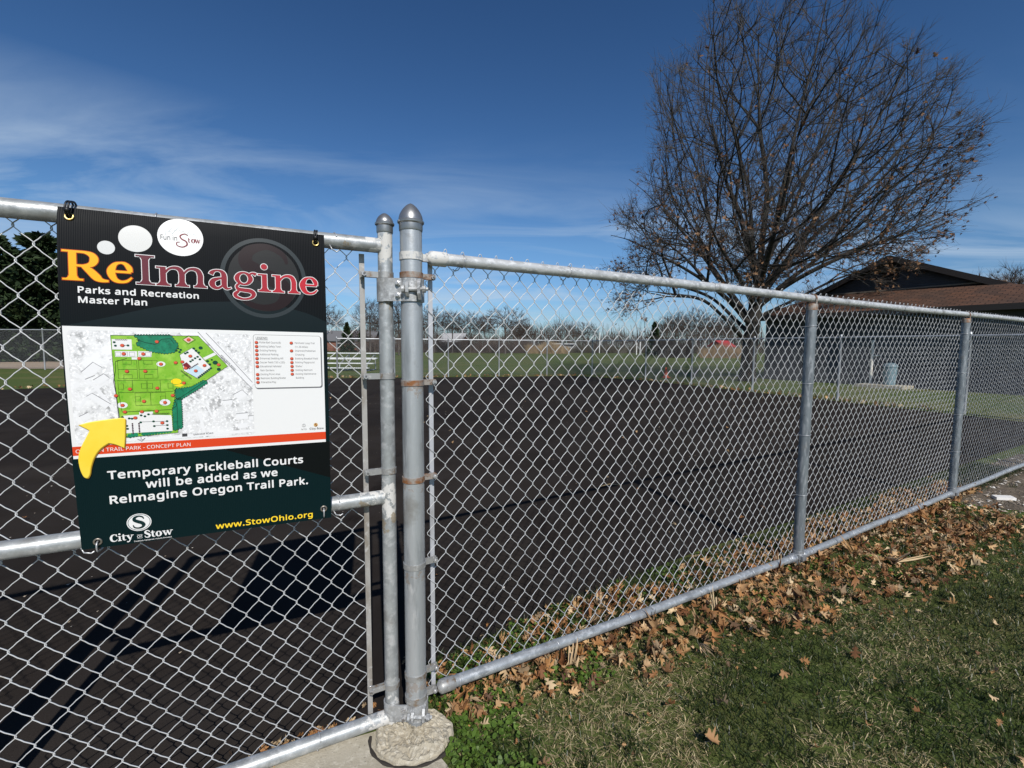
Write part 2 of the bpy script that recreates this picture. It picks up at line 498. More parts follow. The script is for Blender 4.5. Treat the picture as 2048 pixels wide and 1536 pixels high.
def ring(c, r, axis=(0, 0, 1), n=18, tilt=0):
    A = Vector(axis).normalized(); a = Vector((0, 0, 1)) if abs(A.z) < .9 else Vector((1, 0, 0))
    u = A.cross(a).normalized(); w = A.cross(u)
    return [tuple(Vector(c) + r * (math.cos(t) * u + math.sin(t) * w) + A * tilt * math.sin(t)) for t in (i * 2 * math.pi / n for i in range(n))]


def band(c, r, h, n=22, th=.0025):
    """a steel strap round a pipe, centre c, height h"""
    return [(r, 0), (r + th, 0.0005), (r + th, h - .0005), (r, h)]


def dome_cap(mb, c, r, h):
    """acorn post cap: collar, bead, pointed dome"""
    prof = [(r + .002, 0), (r + .003, .004), (r + .003, .022), (r + .0075, .026), (r + .008, .031), (r + .004, .035)]
    for k in range(1, 13):
        t = k / 12
        prof.append(((r + .004) * max(0, 1 - t ** 1.75) ** .72, .035 + (h - .035) * t))
    return mb.lathe(prof, c, 26)


ZT = 1.690                                                   # top rail of the fence
fence = thing('chain_link_fence', p3(P0, 0), 'grey galvanised chain link fence running from the thick capped post to the right', 'fence')
FD3 = (FD[0], FD[1], 0)


def zb(s):                                                   # bottom rail height along the fence
    return np.interp(s, [0, .4, 2.5, 5.0, 7.6, 12.5], [.118, .108, .066, .078, .08, .08])


def at_s(s): return P0 + FD * s


# thick terminal post
pp = mat('gate_post_pipe', (.43, .45, .46), .42, .5, noise=[(20, (.25, .265, .275), .50, .70, (1, 1, .16)), (70, (.50, .52, .53), .55, .70, (1, 1, .12)), (9, (.29, .285, .27), .56, .72), (30, (.10, .09, .08), .71, .74), (14, (.58, .59, .59), .62, .70, (1, 1, .3))], bump=(160, .14))
paint_spots(pp, [(p3(P0, 1.59), .05), (p3(P0, 1.235), .05), (p3(P0, .90), .05), (p3(P0, .59), .045), (p3(P0, .17), .06)], color=(.17, .11, .06), nscale=26, amt=.55)
g = MB(); g.lathe([(.0365, -.1), (.0365, 1.785)], p3(P0, 0), 32)
post0 = g.build('terminal_post', pp, fence, smooth=True)
g = MB(); dome_cap(g, p3(P0, 1.772), .0365, .092); g.build('post_cap', M_CAP, post0, smooth=True)


def clamp(c, r, h, arm_dir, arm_len, m, parent, name='tension_band', bolt=True, tilt=0):
    """strap round the post with two ears running to the tension bar and a bolt through them"""
    g = MB(); g.lathe(band(c, r, h), (c[0], c[1], c[2] - h / 2), 26)
    A = np.array([arm_dir[0], arm_dir[1], 0.]); A /= np.linalg.norm(A); Pp = np.array([-A[1], A[0], 0])
    for s in (-1, 1):
        mid = np.array(c) + A * (r + arm_len / 2 - .004) + Pp * s * .0065
        g.box(mid, (arm_len, .0025, h * .92), ax=(A, Pp, (0, 0, 1)))
    o = g.build(name, m, parent, smooth=True)
    if bolt:
        e = np.array(c) + A * (r + arm_len - .012)
        b = MB(); b.lathe([(.0085, 0), (.0085, .004), (.006, .006)], e - Pp * .016, 8, axis=tuple(Pp))
        b.lathe([(.0042, 0), (.0042, .036)], e - Pp * .020, 8, axis=tuple(Pp))
        b.lathe([(.008, 0), (.008, .007)], e + Pp * .009, 6, axis=tuple(Pp))
        b.build('bolt', M_BOLT, o, smooth=True)
    return o


brace_mat = paint_spots(mat('brace_band_painted', (.5, .5, .49), .5, .4, noise=[(40, (.3, .3, .3), .5, .7)]), [(p3(P0, 1.69), .09)], color=(.58, .57, .54))
clamp(p3(P0, 1.688), .0370, .026, FD, .048, brace_mat, post0, 'brace_band')
for z, m_ in ((1.625, M_RUSTY), (1.262, M_RUSTY), (.925, M_RUSTY), (.615, M_BAND), (.205, M_BAND)):
    clamp(p3(P0, z), .0370, .020, FD, .050, m_, post0)
clamp(p3(P0, .118), .0370, .024, FD, .044, M_BAND, post0, 'brace_band')
# tension bar at the post
g = MB(); tb = at_s(.078)
tbo = tb + FN * .0305
g.box((tbo[0], tbo[1], .905), (.016, .0055, 1.62), ax=((FD[0], FD[1], 0), (FN[0], FN[1], 0), (0, 0, 1)))
g.build('tension_bar', M_BARW2, fence)

# line posts
M_LINE = galv('line_post_pipe', base=(.21, .235, .25), dark=(.14, .155, .17), light=(.34, .36, .375), metal=.45, rough=.5)
for s, rust in ((2.523, 1), (5.058, 1), (7.6, 0), (10.1, 0), (12.5, 0), (-4.1, 0)):
    p = at_s(s)
    g = MB(); g.lathe([(.030, -.1), (.030, 1.645)], p3(p, 0), 28)
    lp = g.build('line_post', M_LINE, fence, smooth=True)
    g = MB(); g.lathe([(.0315, 0), (.0318, .030), (.030, .036), (.018, .040)], p3(p, 1.618), 24)
    pth = [np.array([p[0], p[1], 1.645]) + np.array([FN[0] * x, FN[1] * x, z]) for x, z in ((-.0245, .0), (-.0255, .045), (-.018, .064), (0, .0715), (.018, .064), (.0255, .045), (.0245, 0))]
    for a_, b_ in zip(pth[:-1], pth[1:]):
        mid = (a_ + b_) / 2; t_ = b_ - a_; ln = np.linalg.norm(t_); t_ /= ln
        g.box(mid, (ln + .002, .016, .003), ax=(t_, (FD[0], FD[1], 0), np.cross(t_, np.array([FD[0], FD[1], 0]))))
    g.build('rail_loop_cap', M_RUSTY, lp, smooth=True)
    for z in (.12, .47, .83, 1.19, 1.545):                   # ties that hold the fabric to the post
        t_ = MB(); c = np.array([p[0], p[1], z + rng.normal() * .02])
        arc = [c + np.array([*(FD * (.0325 * math.cos(a_)) + FN * (.0325 * math.sin(a_))), .010 * math.sin(a_ * .5)]) for a_ in np.linspace(-math.pi * 1.12, .12 * math.pi, 16)]
        arc = [arc[0] + np.array([*(-FD * .03 + FN * .02), -.004])] + arc + [arc[-1] + np.array([*(FD * .012 + FN * .012), .004])]
        t_.tube(arc, .0018, 5); t_.build('tie_wire', M_TIE, lp, smooth='all')

# rails: three lengths each, with couplings and end cups
RT = .0212
M_TOP = paint_spots(galv('top_rail_pipe', base=(.52, .53, .53), dark=(.36, .37, .37), light=(.68, .69, .69), metal=.3, rough=.5, st=(.5, .5, 1)), [(p3(at_s(.09), 1.69), .075)], color=(.60, .59, .56))
trail = MB()
trail.tube([p3(at_s(s), ZT + .004 * math.sin(s * 1.3)) for s in np.linspace(.088, 12.5, 70)], RT, 18)
top = trail.build('top_rail', M_TOP, fence, smooth=True)
g = MB(); g.lathe([(.012, -.016), (.024, -.006), (.0255, .0), (.0255, .052), (.0235, .055)], p3(at_s(.072), ZT), 20, axis=FD3)
g.box(p3(at_s(.066), ZT), (.03, .006, .03), ax=(FD3, (FN[0], FN[1], 0), (0, 0, 1)))
g.build('rail_end_cup', M_TOP, top, smooth=True)
for s in (1.62, 3.86, 6.7):
    g = MB(); g.lathe([(.0222, 0), (.0238, .004), (.0238, .13), (.0222, .134)], p3(at_s(s), ZT + .004 * math.sin(s * 1.3)), 18, axis=FD3); g.build('rail_sleeve', M_TOP, top, smooth=True)
M_BOT = galv('bottom_rail_pipe', base=(.36, .385, .40), dark=(.25, .265, .275), light=(.50, .52, .53), metal=.4, st=(.5, .5, 1))
for sa, sb_ in ((.105, 2.47), (2.575, 5.005), (5.11, 7.55), (7.65, 10.05), (10.15, 12.45)):
    g = MB(); g.tube([p3(at_s(s), float(zb(s)) + .003 * math.sin(s * 4)) for s in np.linspace(sa, sb_, 16)], RT, 18)
    br = g.build('bottom_rail', M_BOT, fence, smooth=True)
    for s, sg in ((sa, 1), (sb_, -1)):
        g = MB(); g.lathe([(.010, -.02), (.024, -.008), (.0255, .0), (.0255, .046), (.0235, .049)], p3(at_s(s - sg * .004), float(zb(s))), 18, axis=(FD[0] * sg, FD[1] * sg, 0))
        g.build('rail_end_cup', M_BAND if sa < 1 and sg > 0 else M_PIPE, br, smooth=True)
for s in (2.523, 5.058):
    g = MB(); p = at_s(s); z = float(zb(s))
    g.lathe(band(0, .030, .03), p3(p, z - .015), 24); g.lathe(band(0, .030, .024), p3(p, z + .018), 24)
    g.box((*(p - FN * .037), z), (.04, .012, .028), ax=(FD3, (FN[0], FN[1], 0), (0, 0, 1)))
    g.build('brace_band', M_PIPE, fence, smooth=True)


def rail_tie(c, d, r, m=M_TIE, parent=None, tail=True, th=.0019):
    """wire looped round a rail, its twisted tail below"""
    D_ = np.array([d[0], d[1], 0.]); D_ /= np.linalg.norm(D_); Nn = np.array([-D_[1], D_[0], 0])
    g = MB(); ph = rng.uniform(-.006, .012)
    path = [np.array(c) + (Nn * math.cos(a_) + np.array([0, 0, 1.]) * math.sin(a_)) * (r + .0015) + D_ * ph * (a_ / 3) for a_ in np.linspace(math.pi * .12, math.pi * 1.75, 18)]
    if tail:
        e = path[-1]
        path += [e + np.array([0, 0, -.012]) + Nn * .004 - D_ * .006, e + np.array([0, 0, -.018]) - D_ * .02, e + np.array([0, 0, -.012]) - D_ * .028 + Nn * .004]
    g.tube(path, th, 5)
    return g.build('tie_wire', m, parent, smooth='all')


for s in (.19, .66, 1.13, 1.58, 2.05, 2.40, 2.68, 3.2, 3.75, 4.3, 4.85, 5.25, 5.8, 6.4, 7.0):
    rail_tie(p3(at_s(s), ZT + .004 * math.sin(s * 1.3)), FD, RT, parent=top)
for s in (.165, .62, 1.05, 1.55, 2.02, 2.40):
    rail_tie(p3(at_s(s), float(zb(s))), FD, RT, parent=fence, tail=False)
for s in (2.66, 3.2, 3.8, 4.35, 4.92, 5.4, 6.0, 6.6):
    rail_tie(p3(at_s(s), float(zb(s))), FD, RT, parent=fence, tail=False)

OFF = .0265
for sa, sb_ in ((.06, 2.523), (2.523, 5.058), (5.058, 7.6), (7.6, 10.1), (10.1, 12.5)):
    g = MB()
    chain_link(g, at_s(sa), at_s(sb_), .08, 1.705, .0702, .0828, r=.00145, off=OFF, knuckle=True, bow=.022,
               sub=4 if sa < 5 else 2, nn=4 if sa < 5 else 3,
               zfun=lambda s, z: z + .004 * np.sin(s * 2.3 + z * 3))
    g.build('chain_link_fabric', M_WIRE, fence, smooth='all')

# ---- the gate
GD = np.array([.887, .4613]); GD /= np.linalg.norm(GD); GN = np.array([-GD[1], GD[0]])
G0 = np.array([-.4300, 1.6135])
GD3 = (GD[0], GD[1], 0)
gate_w = 1.20


def gs(s): return G0 - GD * s                               # s runs left from the hinge stile


ZG, ZM, ZL = 1.722, .862, .045
gate = thing('chain_link_gate', p3(G0, 0), 'grey pipe gate with chain link fabric that carries the black sign', 'gate')
M_GATE = paint_spots(galv('gate_pipe', base=(.38, .40, .40), dark=(.26, .27, .27), light=(.52, .53, .53), rough=.45, metal=.45, st=(.5, .5, .5)),
                     [(p3(G0, ZG - .01), .075), (p3(G0 - GD * .02, ZG), .06), (p3(G0, ZM), .075), (p3(G0 - GD * .03, ZM), .075), (p3(G0, ZM - .04), .05), (p3(G0, ZL + .02), .075), (p3(G0 - GD * .04, ZL), .08)], color=(.55, .54, .51), nscale=34)
paint_spots(M_GATE, [(p3(G0, ZM - .085), .05), (p3(G0 - GD * .12, ZG - .02), .05), (p3(G0, ZG - .16), .06), (p3(G0 - GD * .10, ZM - .02), .045)], color=(.20, .15, .08), nscale=30, amt=.75)
g = MB(); g.lathe([(.0243, .0), (.0243, 1.775)], p3(G0, 0), 28)
stile = g.build('gate_stile', M_GATE, gate, smooth=True)
g = MB(); dome_cap(g, p3(G0, 1.765), .0243, .066); g.build('stile_cap', M_CAP, stile, smooth=True)
e1 = gs(gate_w)
g = MB(); g.lathe([(.026, .0), (.026, 1.70)], p3(e1, 0), 24); st2 = g.build('gate_stile', M_GATE, gate, smooth=True)
g = MB(); dome_cap(g, p3(e1, 1.69), .026, .066); g.build('stile_cap', M_CAP, st2, smooth=True)
for nm, z in (('top_rail', ZG), ('middle_rail', ZM), ('bottom_rail', ZL)):
    g = MB(); g.tube([p3(gs(s), z) for s in np.linspace(.018, gate_w - .018, 12)], .0243, 22); o = g.build(nm, M_GATE, gate, smooth=True)
    for s in {'top_rail': (.155, .62, 1.0), 'middle_rail': (.165, .80, 1.06), 'bottom_rail': (.245, .62, .98)}[nm]:
        rail_tie(p3(gs(s), z), -GD, .0243, parent=o, tail=nm != 'bottom_rail', th=.0022)
g = MB()
chain_link(g, gs(gate_w - .06), gs(.060), .055, 1.735, .0728, .0835, r=.00160, off=.027, bow=.03, sub=5,
           zfun=lambda s, z: z - .10 * ((1.7 - z) / 1.65) * (1 - (1.7 - z) / 1.65) * .9 + .006 * np.sin(s * 5 + z * 4))
g.build('chain_link_fabric', M_WIRE, gate, smooth='all')
g = MB(); t0 = gs(.072) + GN * .031
g.box((t0[0], t0[1], .875), (.017, .005, 1.64), ax=(GD3, (GN[0], GN[1], 0), (0, 0, 1)))
g.build('tension_bar', M_BARW, gate)
for z in (1.625, 1.285, .955, .165):
    clamp(p3(G0, z), .0247, .021, -GD, .060, M_BAND, gate)

# hinge at shoulder height and the one at the foot
M_HINGE = galv('hinge_casting', base=(.40, .41, .41), dark=(.22, .22, .22), light=(.56, .57, .57), rough=.5, metal=.4, st=(1, 1, 1))


def hinge(z, h, foot=False):
    a_ = np.array([*G0, z]); b_ = np.array([*P0, z]); d = (b_ - a_)[:2]; ln = np.linalg.norm(d); d /= ln; nn_ = np.array([d[1], -d[0]])
    ax = ((d[0], d[1], 0), (nn_[0], nn_[1], 0), (0, 0, 1))
    g = MB()
    # strap wrapped round the gate stile, carried over to the post as a flat plate
    for rr, p, a0, a1, hh in ((.0275, a_, 20, 300, h), (.041, b_, -160, 130, h * .98)):
        tt = np.radians(np.linspace(a0, a1, 30)); m_ = len(tt)
        cs = np.cos(tt)[:, None] * np.array([*d, 0]) + np.sin(tt)[:, None] * np.array([*nn_, 0])
        V = [p + cs * (rr + dr) + np.array([0, 0, dz_]) for dr, dz_ in ((-.002, -hh / 2), (.002, -hh / 2), (.002, hh / 2), (-.002, hh / 2))]
        i_ = np.arange(m_ - 1)
        g.add(np.concatenate(V), [np.concatenate([np.stack([k * m_ + i_, ((k + 1) % 4) * m_ + i_, ((k + 1) % 4) * m_ + i_ + 1, k * m_ + i_ + 1], 1) for k in range(4)])])
    pl = (a_ + b_) / 2; pl[:2] += nn_ * .030 - d * .006
    g.box(pl, (ln * .86, .006, h * .97), ax=ax)
    o = g.build('hinge', M_HINGE, gate, smooth=True)
    g = MB()
    for dx_, dz in ((.012, h * .25), (.012, -h * .25)):
        c = a_.copy(); c[:2] += d * (ln * .42 + dx_) + nn_ * .033; c[2] += dz
        g.lathe([(.0095, 0), (.0095, .007), (.005, .008), (.005, .014)], c, 6, axis=(nn_[0], nn_[1], 0))
    g.build('bolt', M_BOLT, o)
    # ears of the pin joint on the post side
    g = MB()
    for x, hh, dep in ((-.004, .62, .030), (.034, .86, .040)):
        pts = [(-.012, -hh * h / 2), (dep * .6, -hh * h / 2), (dep, -hh * h * .22), (dep, hh * h * .22), (dep * .6, hh * h / 2), (-.012, hh * h / 2)]
        c = b_.copy(); c[:2] += d * x + nn_ * (.034 if x < .02 else .020)
        v = [c + np.array([*(nn_ * q0 + d * sx_), q1]) for sx_ in (-.005, .005) for q0, q1 in pts]
        n_ = len(pts)
        g.add(v, [np.array([[i, (i + 1) % n_, n_ + (i + 1) % n_, n_ + i] for i in range(n_)]), np.arange(n_)[::-1], n_ + np.arange(n_)])
    c = b_.copy(); c[:2] += d * -.022 + nn_ * .050
    g.lathe([(.013, 0), (.013, .009), (.0065, .010), (.0065, .066), (.012, .067), (.012, .078), (.006, .079), (.006, .086)], c, 8, axis=(d[0], d[1], 0))
    g.build('hinge_pin', M_HINGE, o, smooth=True)


hinge(1.575, .078)
hinge(.075, .062)

# ---- the fence on the latch side, just left of the picture
pL = gs(gate_w + .150)
g = MB(); g.lathe([(.045, -.1), (.045, 1.71)], p3(pL, 0), 26)
o = g.build('terminal_post', pp, fence, smooth=True)
g = MB(); dome_cap(g, p3(pL, 1.70), .045, .085); g.build('post_cap', M_CAP, o, smooth=True)
pM = pL - FD * 2.55
g = MB(); g.tube([p3(pL - FD * .04, 1.66), p3(pM, 1.66)], RT, 14); g.build('top_rail', M_TOP, fence, smooth=True)
g = MB(); g.tube([p3(pL - FD * .04, .1), p3(pM, .1)], RT, 14); g.build('bottom_rail', M_BOT, fence, smooth=True)
g = MB(); g.lathe([(.030, -.1), (.030, 1.65)], p3(pM, 0), 20); g.build('line_post', M_LINE, fence, smooth=True)
g = MB(); chain_link(g, pM, pL - FD * .06, .08, 1.70, .0702, .0828, off=OFF, sub=2, nn=3); g.build('chain_link_fabric', M_WIRE, fence, smooth='all')
# fork latch between the two
g = MB(); c = (np.array([*pL, 1.02]) + np.array([*e1, 1.02])) / 2
g.box(c, (.13, .02, .05), ax=(GD3, (GN[0], GN[1], 0), (0, 0, 1)))
g.tube([c + np.array([*(-GN * .03), 0]), c + np.array([*(-GN * .08), .02]), c + np.array([*(-GN * .09 + GD * .09), .03])], .009, 8)
g.build('latch', M_HINGE, gate, smooth=True)

# ------------------------------------------------------------------ the sign on the gate (millimetres across u, down v)
S_TL = np.array([-1.1429, 1.2110, 1.7332]); S_TR = np.array([-.5803, 1.4762, 1.7264])
SD = (S_TR - S_TL) / np.linalg.norm(S_TR - S_TL); SN = np.array([SD[1], -SD[0], 0]); SN /= np.linalg.norm(SN)
SW, SH = 622.0, 891.0
sign = thing('banner_sign', tuple(S_TL), 'black plastic sign with white map panel and yellow arrow, tied to the gate', 'sign')


def SP(u, v, o=0.0):
    """point of the gently bowed sheet"""
    u = np.asarray(u, float); v = np.asarray(v, float)
    a = np.clip(v / SH, 0, 1)
    b = (.022 * np.sin(np.pi * a ** .8) * (1 - .45 * u / SW) + .011 * np.sin(np.pi * a ** .55) * (1 - u / SW)) + o
    return S_TL + (u / 1000)[..., None] * SD + (v / 1000)[..., None] * np.array([0, 0, -1.]) + b[..., None] * SN


GU, GV = 62.2, 19.8


def clip_axis(poly, ax, c, keep_low):
    out_ = []
    for i in range(len(poly)):
        a, b = poly[i - 1], poly[i]
        ia = (a[ax] <= c) if keep_low else (a[ax] >= c); ib = (b[ax] <= c) if keep_low else (b[ax] >= c)
        if ia != ib:
            t = (c - a[ax]) / (b[ax] - a[ax]); out_.append((a[0] + t * (b[0] - a[0]), a[1] + t * (b[1] - a[1])))
        if ib: out_.append(b)
    return out_


LAY = .00022


def sheet_poly(mb, pts, layer):
    """a printed flat shape: triangles cut on the sheet's own grid so they follow its bow"""
    pts = [tuple(map(float, p)) for p in pts]
    tri = tessellate_polygon([[Vector((p[0], p[1], 0)) for p in pts]])
    for t in tri:
        P = [pts[i] for i in t]
        vs = [p[1] for p in P]
        for r_ in range(int(min(vs) // GV), int(max(vs) // GV) + 1):
            q = clip_axis(clip_axis(P, 1, r_ * GV, False), 1, (r_ + 1) * GV, True)
            if len(q) < 3: continue
            us = [p[0] for p in q]
            for c_ in range(int(min(us) // GU), int(max(us) // GU) + 1):
                z = clip_axis(clip_axis(q, 0, c_ * GU, False), 0, (c_ + 1) * GU, True)
                if len(z) < 3: continue
                k = np.array(z)
                ar = abs(np.sum(k[:, 0] * np.roll(k[:, 1], -1) - k[:, 1] * np.roll(k[:, 0], -1)))
                if ar < 1e-4: continue
                mb.add(SP(k[:, 0], k[:, 1], layer * LAY), np.arange(len(z)))


def ell(cu, cv, ru, rv=None, n=28):
    rv = rv or ru
    return [(cu + ru * math.cos(i * 2 * math.pi / n), cv + rv * math.sin(i * 2 * math.pi / n)) for i in range(n)]


def rect(u0, v0, u1, v1): return [(u0, v0), (u1, v0), (u1, v1), (u0, v1)]


def rrect(u0, v0, u1, v1, r, n=6):
    o = []
    for cu, cv, a in ((u1 - r, v0 + r, -90), (u1 - r, v1 - r, 0), (u0 + r, v1 - r, 90), (u0 + r, v0 + r, 180)):
        o += [(cu + r * math.cos(R(a + 90 * k / n)), cv + r * math.sin(R(a + 90 * k / n))) for k in range(n + 1)]
    return o


def smooth_path(pts, n=7, closed=False):
    P = [np.array(p, float) for p in pts]; o = []
    m = len(P)
    for i in range(m if closed else m - 1):
        if closed: a, b, c, d = P[i - 1], P[i], P[(i + 1) % m], P[(i + 2) % m]
        else: a, b, c, d = P[max(i - 1, 0)], P[i], P[i + 1], P[min(i + 2, m - 1)]
        for k in range(n):
            t = k / n
            o.append(.5 * (2 * b + (c - a) * t + (2 * a - 5 * b + 4 * c - d) * t * t + (3 * b - a - 3 * c + d) * t ** 3))
    if not closed: o.append(P[-1])
    return np.array(o)


def pen(mb, pts, layer, grow=0.0, closed=False, n=7, smooth=True, sc=1.0, org=(0, 0), sx=1.0):
    """a stroke with changing width (x, y up, width) laid on the sheet"""
    P = smooth_path(pts, n, closed) if smooth else np.array(pts, float)
    xy = P[:, :2] * sc * np.array([sx, 1]); w = P[:, 2] * sc / 2 + grow
    if closed: T = np.roll(xy, -1, 0) - np.roll(xy, 1, 0)
    else: T = np.gradient(xy, axis=0)
    T /= np.linalg.norm(T, axis=1)[:, None] + 1e-9
    if not closed and grow:
        xy = xy.copy(); xy[0] -= T[0] * grow; xy[-1] += T[-1] * grow
    Nn = np.stack([-T[:, 1], T[:, 0]], 1)
    A = xy + Nn * w[:, None]; B = xy - Nn * w[:, None]
    V = np.empty((len(A) * 2, 2)); V[0::2] = A; V[1::2] = B
    m = len(A); i = np.arange(m if closed else m - 1); i2 = (i + 1) % m
    mb.add(SP(org[0] + V[:, 0], org[1] - V[:, 1], layer * LAY), np.stack([2 * i, 2 * i + 1, 2 * i2 + 1, 2 * i2], 1))


def bar(x0, y0, x1, y1):                                     # horizontal slab as a stroke
    return ('r', [(x0, (y0 + y1) / 2, y1 - y0), (x1, (y0 + y1) / 2, y1 - y0)])


def stem(x, w, y0, y1):
    return ('r', [(x, y0, w), (x, y1, w)])


def foot(x, w, x0, x1, y, s):                                # bracketed serif: s=+1 grows up from y
    return [bar(x0, y if s > 0 else y - 4.2, x1, y + 4.2 if s > 0 else y), ('r', [(x, y + s * 4, w + 13), (x, y + s * 7, w + 5), (x, y + s * 12, w)])]


GL = {
 'R': (92, foot(20, 15, 0, 40, 0, 1) + [bar(0, 70.5, 26, 75), stem(20, 15, 0, 73),
       ('c', [(24, 72.2, 5.5), (44, 72, 6), (58, 66, 13), (62.5, 55, 17), (57, 43, 13), (43, 38, 6), (24, 37.5, 5)]),
       ('c', [(40, 38, 9), (54, 25, 16), (67, 10, 17), (77, 3.5, 9), (90, 2.4, 4.5)])]),
 'e': (56, [bar(12, 26, 49, 31.5), ('c', [(48.5, 29, 9), (46, 40, 12), (38, 50, 8), (28, 52, 4.5), (17, 47, 9), (9.5, 33, 16), (9.5, 21, 16), (16, 8, 12), (28, 2.8, 6.5), (41, 5.5, 6), (51, 15, 3.5)])]),
 'I': (40, foot(20, 14, 0, 40, 0, 1) + foot(20, 14, 0, 40, 77, -1) + [stem(20, 14, 0, 77)]),
 'n': (73, foot(15, 13, 0, 31, 0, 1) + foot(57, 13, 42, 73, 0, 1) + [bar(0, 46.5, 16, 50.5), stem(15, 13, 0, 50.5),
       ('c', [(20, 36, 5), (29, 46.5, 5.5), (41, 50, 7.5), (52, 46, 11), (57, 34, 13), (57, 20, 13), (57, 2, 13)])]),
 'm': (114, foot(15, 13, 0, 31, 0, 1) + foot(57, 13, 42, 73, 0, 1) + foot(99, 13, 84, 114, 0, 1) + [bar(0, 46.5, 16, 50.5), stem(15, 13, 0, 50.5),
       ('c', [(20, 36, 5), (29, 46.5, 5.5), (41, 50, 7.5), (52, 46, 11), (57, 34, 13), (57, 20, 13), (57, 2, 13)]),
       ('c', [(62, 36, 5), (71, 46.5, 5.5), (83, 50, 7.5), (94, 46, 11), (99, 34, 13), (99, 20, 13), (99, 2, 13)])]),
 'a': (55, [('c', [(6.5, 40, 11), (9, 45, 10), (15, 50, 6), (24, 51.5, 5), (33, 48, 9), (37.5, 38, 13), (37.5, 14, 13), (41, 4.5, 9), (47, 2.2, 5), (54, 5, 3)]),
       ('c', [(36, 31, 5), (24, 29, 6.5), (12, 23, 11), (8.5, 13, 14), (14, 4.5, 10), (24, 3.2, 6), (36, 13, 5)])]),
 'g': (60, [('o', [(42, 34, 12), (36, 46, 8), (25, 50.5, 5), (14, 46, 8), (8, 34, 12), (14, 22, 8), (25, 17.5, 5), (36, 22, 8)]),
       ('c', [(15, 20, 5), (7, 12, 6.5), (11, 3.5, 9), (25, 1, 10), (41, -1, 11), (49, -9.5, 11), (42, -20, 7), (24, -24.5, 5), (7, -20, 8), (2.5, -11.5, 9.5), (12, -2, 6)]),
       ('c', [(37, 43, 5), (44, 49.5, 5), (51, 50, 7), (56, 47, 9)])]),
 'i': (33, foot(16.5, 13, 0, 33, 0, 1) + [bar(0, 46.5, 17, 50.5), stem(16.5, 13, 0, 50.5), ('d', (16.5, 72, 8.2))]),
 'C': (66, [('c', [(59, 57, 4), (52, 68, 6), (38, 73, 6), (20, 65, 13), (10.5, 47, 17), (10.5, 28, 17), (19, 10, 14), (37, 2.5, 7), (54, 8, 5), (62, 19, 3.5)]), bar(55, 52, 61, 73)]),
 't': (37, [('c', [(15, 66, 4), (15, 56, 12), (15, 30, 13), (15.5, 13, 13), (21, 4.5, 9), (29, 3, 5), (36, 8, 3)]), bar(0, 46, 35, 50.5)]),
 'y': (66, [('r', [(13, 50, 14), (36, 2, 12)]), ('c', [(54, 50, 5), (43, 24, 5.5), (34, 2, 6), (25, -15, 7), (14, -20, 8), (7, -15, 10)]), bar(0, 46.5, 28, 50.5), bar(41, 46.5, 66, 50.5)]),
 'S': (54, [('c', [(46, 55, 3), (42, 66, 6), (28, 73, 7), (13, 66, 12), (11, 52, 15), (24, 41, 17), (38, 32, 17), (45, 19, 15), (38, 6, 10), (24, 2.2, 7), (10, 8, 6), (5, 22, 3)])]),
 'o': (56, [('o', [(46.5, 25.5, 16), (40, 44, 11), (28, 50, 5.5), (16, 44, 11), (9.5, 25.5, 16), (16, 7, 11), (28, 1, 5.5), (40, 7, 11)])]),
 'w': (92, [('r', [(13, 50, 13), (31, 1, 11)]), ('r', [(31, 1, 5), (47, 46, 6)]), ('r', [(45, 50, 13), (63, 1, 11)]), ('r', [(63, 1, 5), (80, 50, 5)]), bar(0, 46.5, 28, 50.5), bar(68, 46.5, 92, 50.5)]),
}


def glyph(mb, ch, u, v, sc, layer, grow=0.0, sx=1.0):
    w, parts = GL[ch]
    for k, (kind, p) in enumerate(parts):
        l_ = layer + k * .10
        if kind == 'd':
            c = (u + p[0] * sc * sx, v - p[1] * sc); sheet_poly(mb, ell(c[0], c[1], p[2] * sc + grow), l_)
        else:
            pen(mb, p, l_, grow, closed=kind == 'o', smooth=kind != 'r', sc=sc, org=(u, v), sx=sx)
    return w * sc * sx


def serif_text(mb, s, u, v, sc, layer, gap=2, sx=1.0, grow=0.0):
    for ch in s:
        u += glyph(mb, ch, u, v, sc, layer, grow, sx) + gap * sc
    return u


def load_font():
    for f in ('NotoSansHebrew-Regular.woff2', 'Inter.woff2'):
        try:
            p = os.path.join(bpy.utils.system_resource('DATAFILES'), 'fonts', f)
            if os.path.exists(p): return bpy.data.fonts.load(p)
        except Exception: pass
    return None


FONT = load_font()


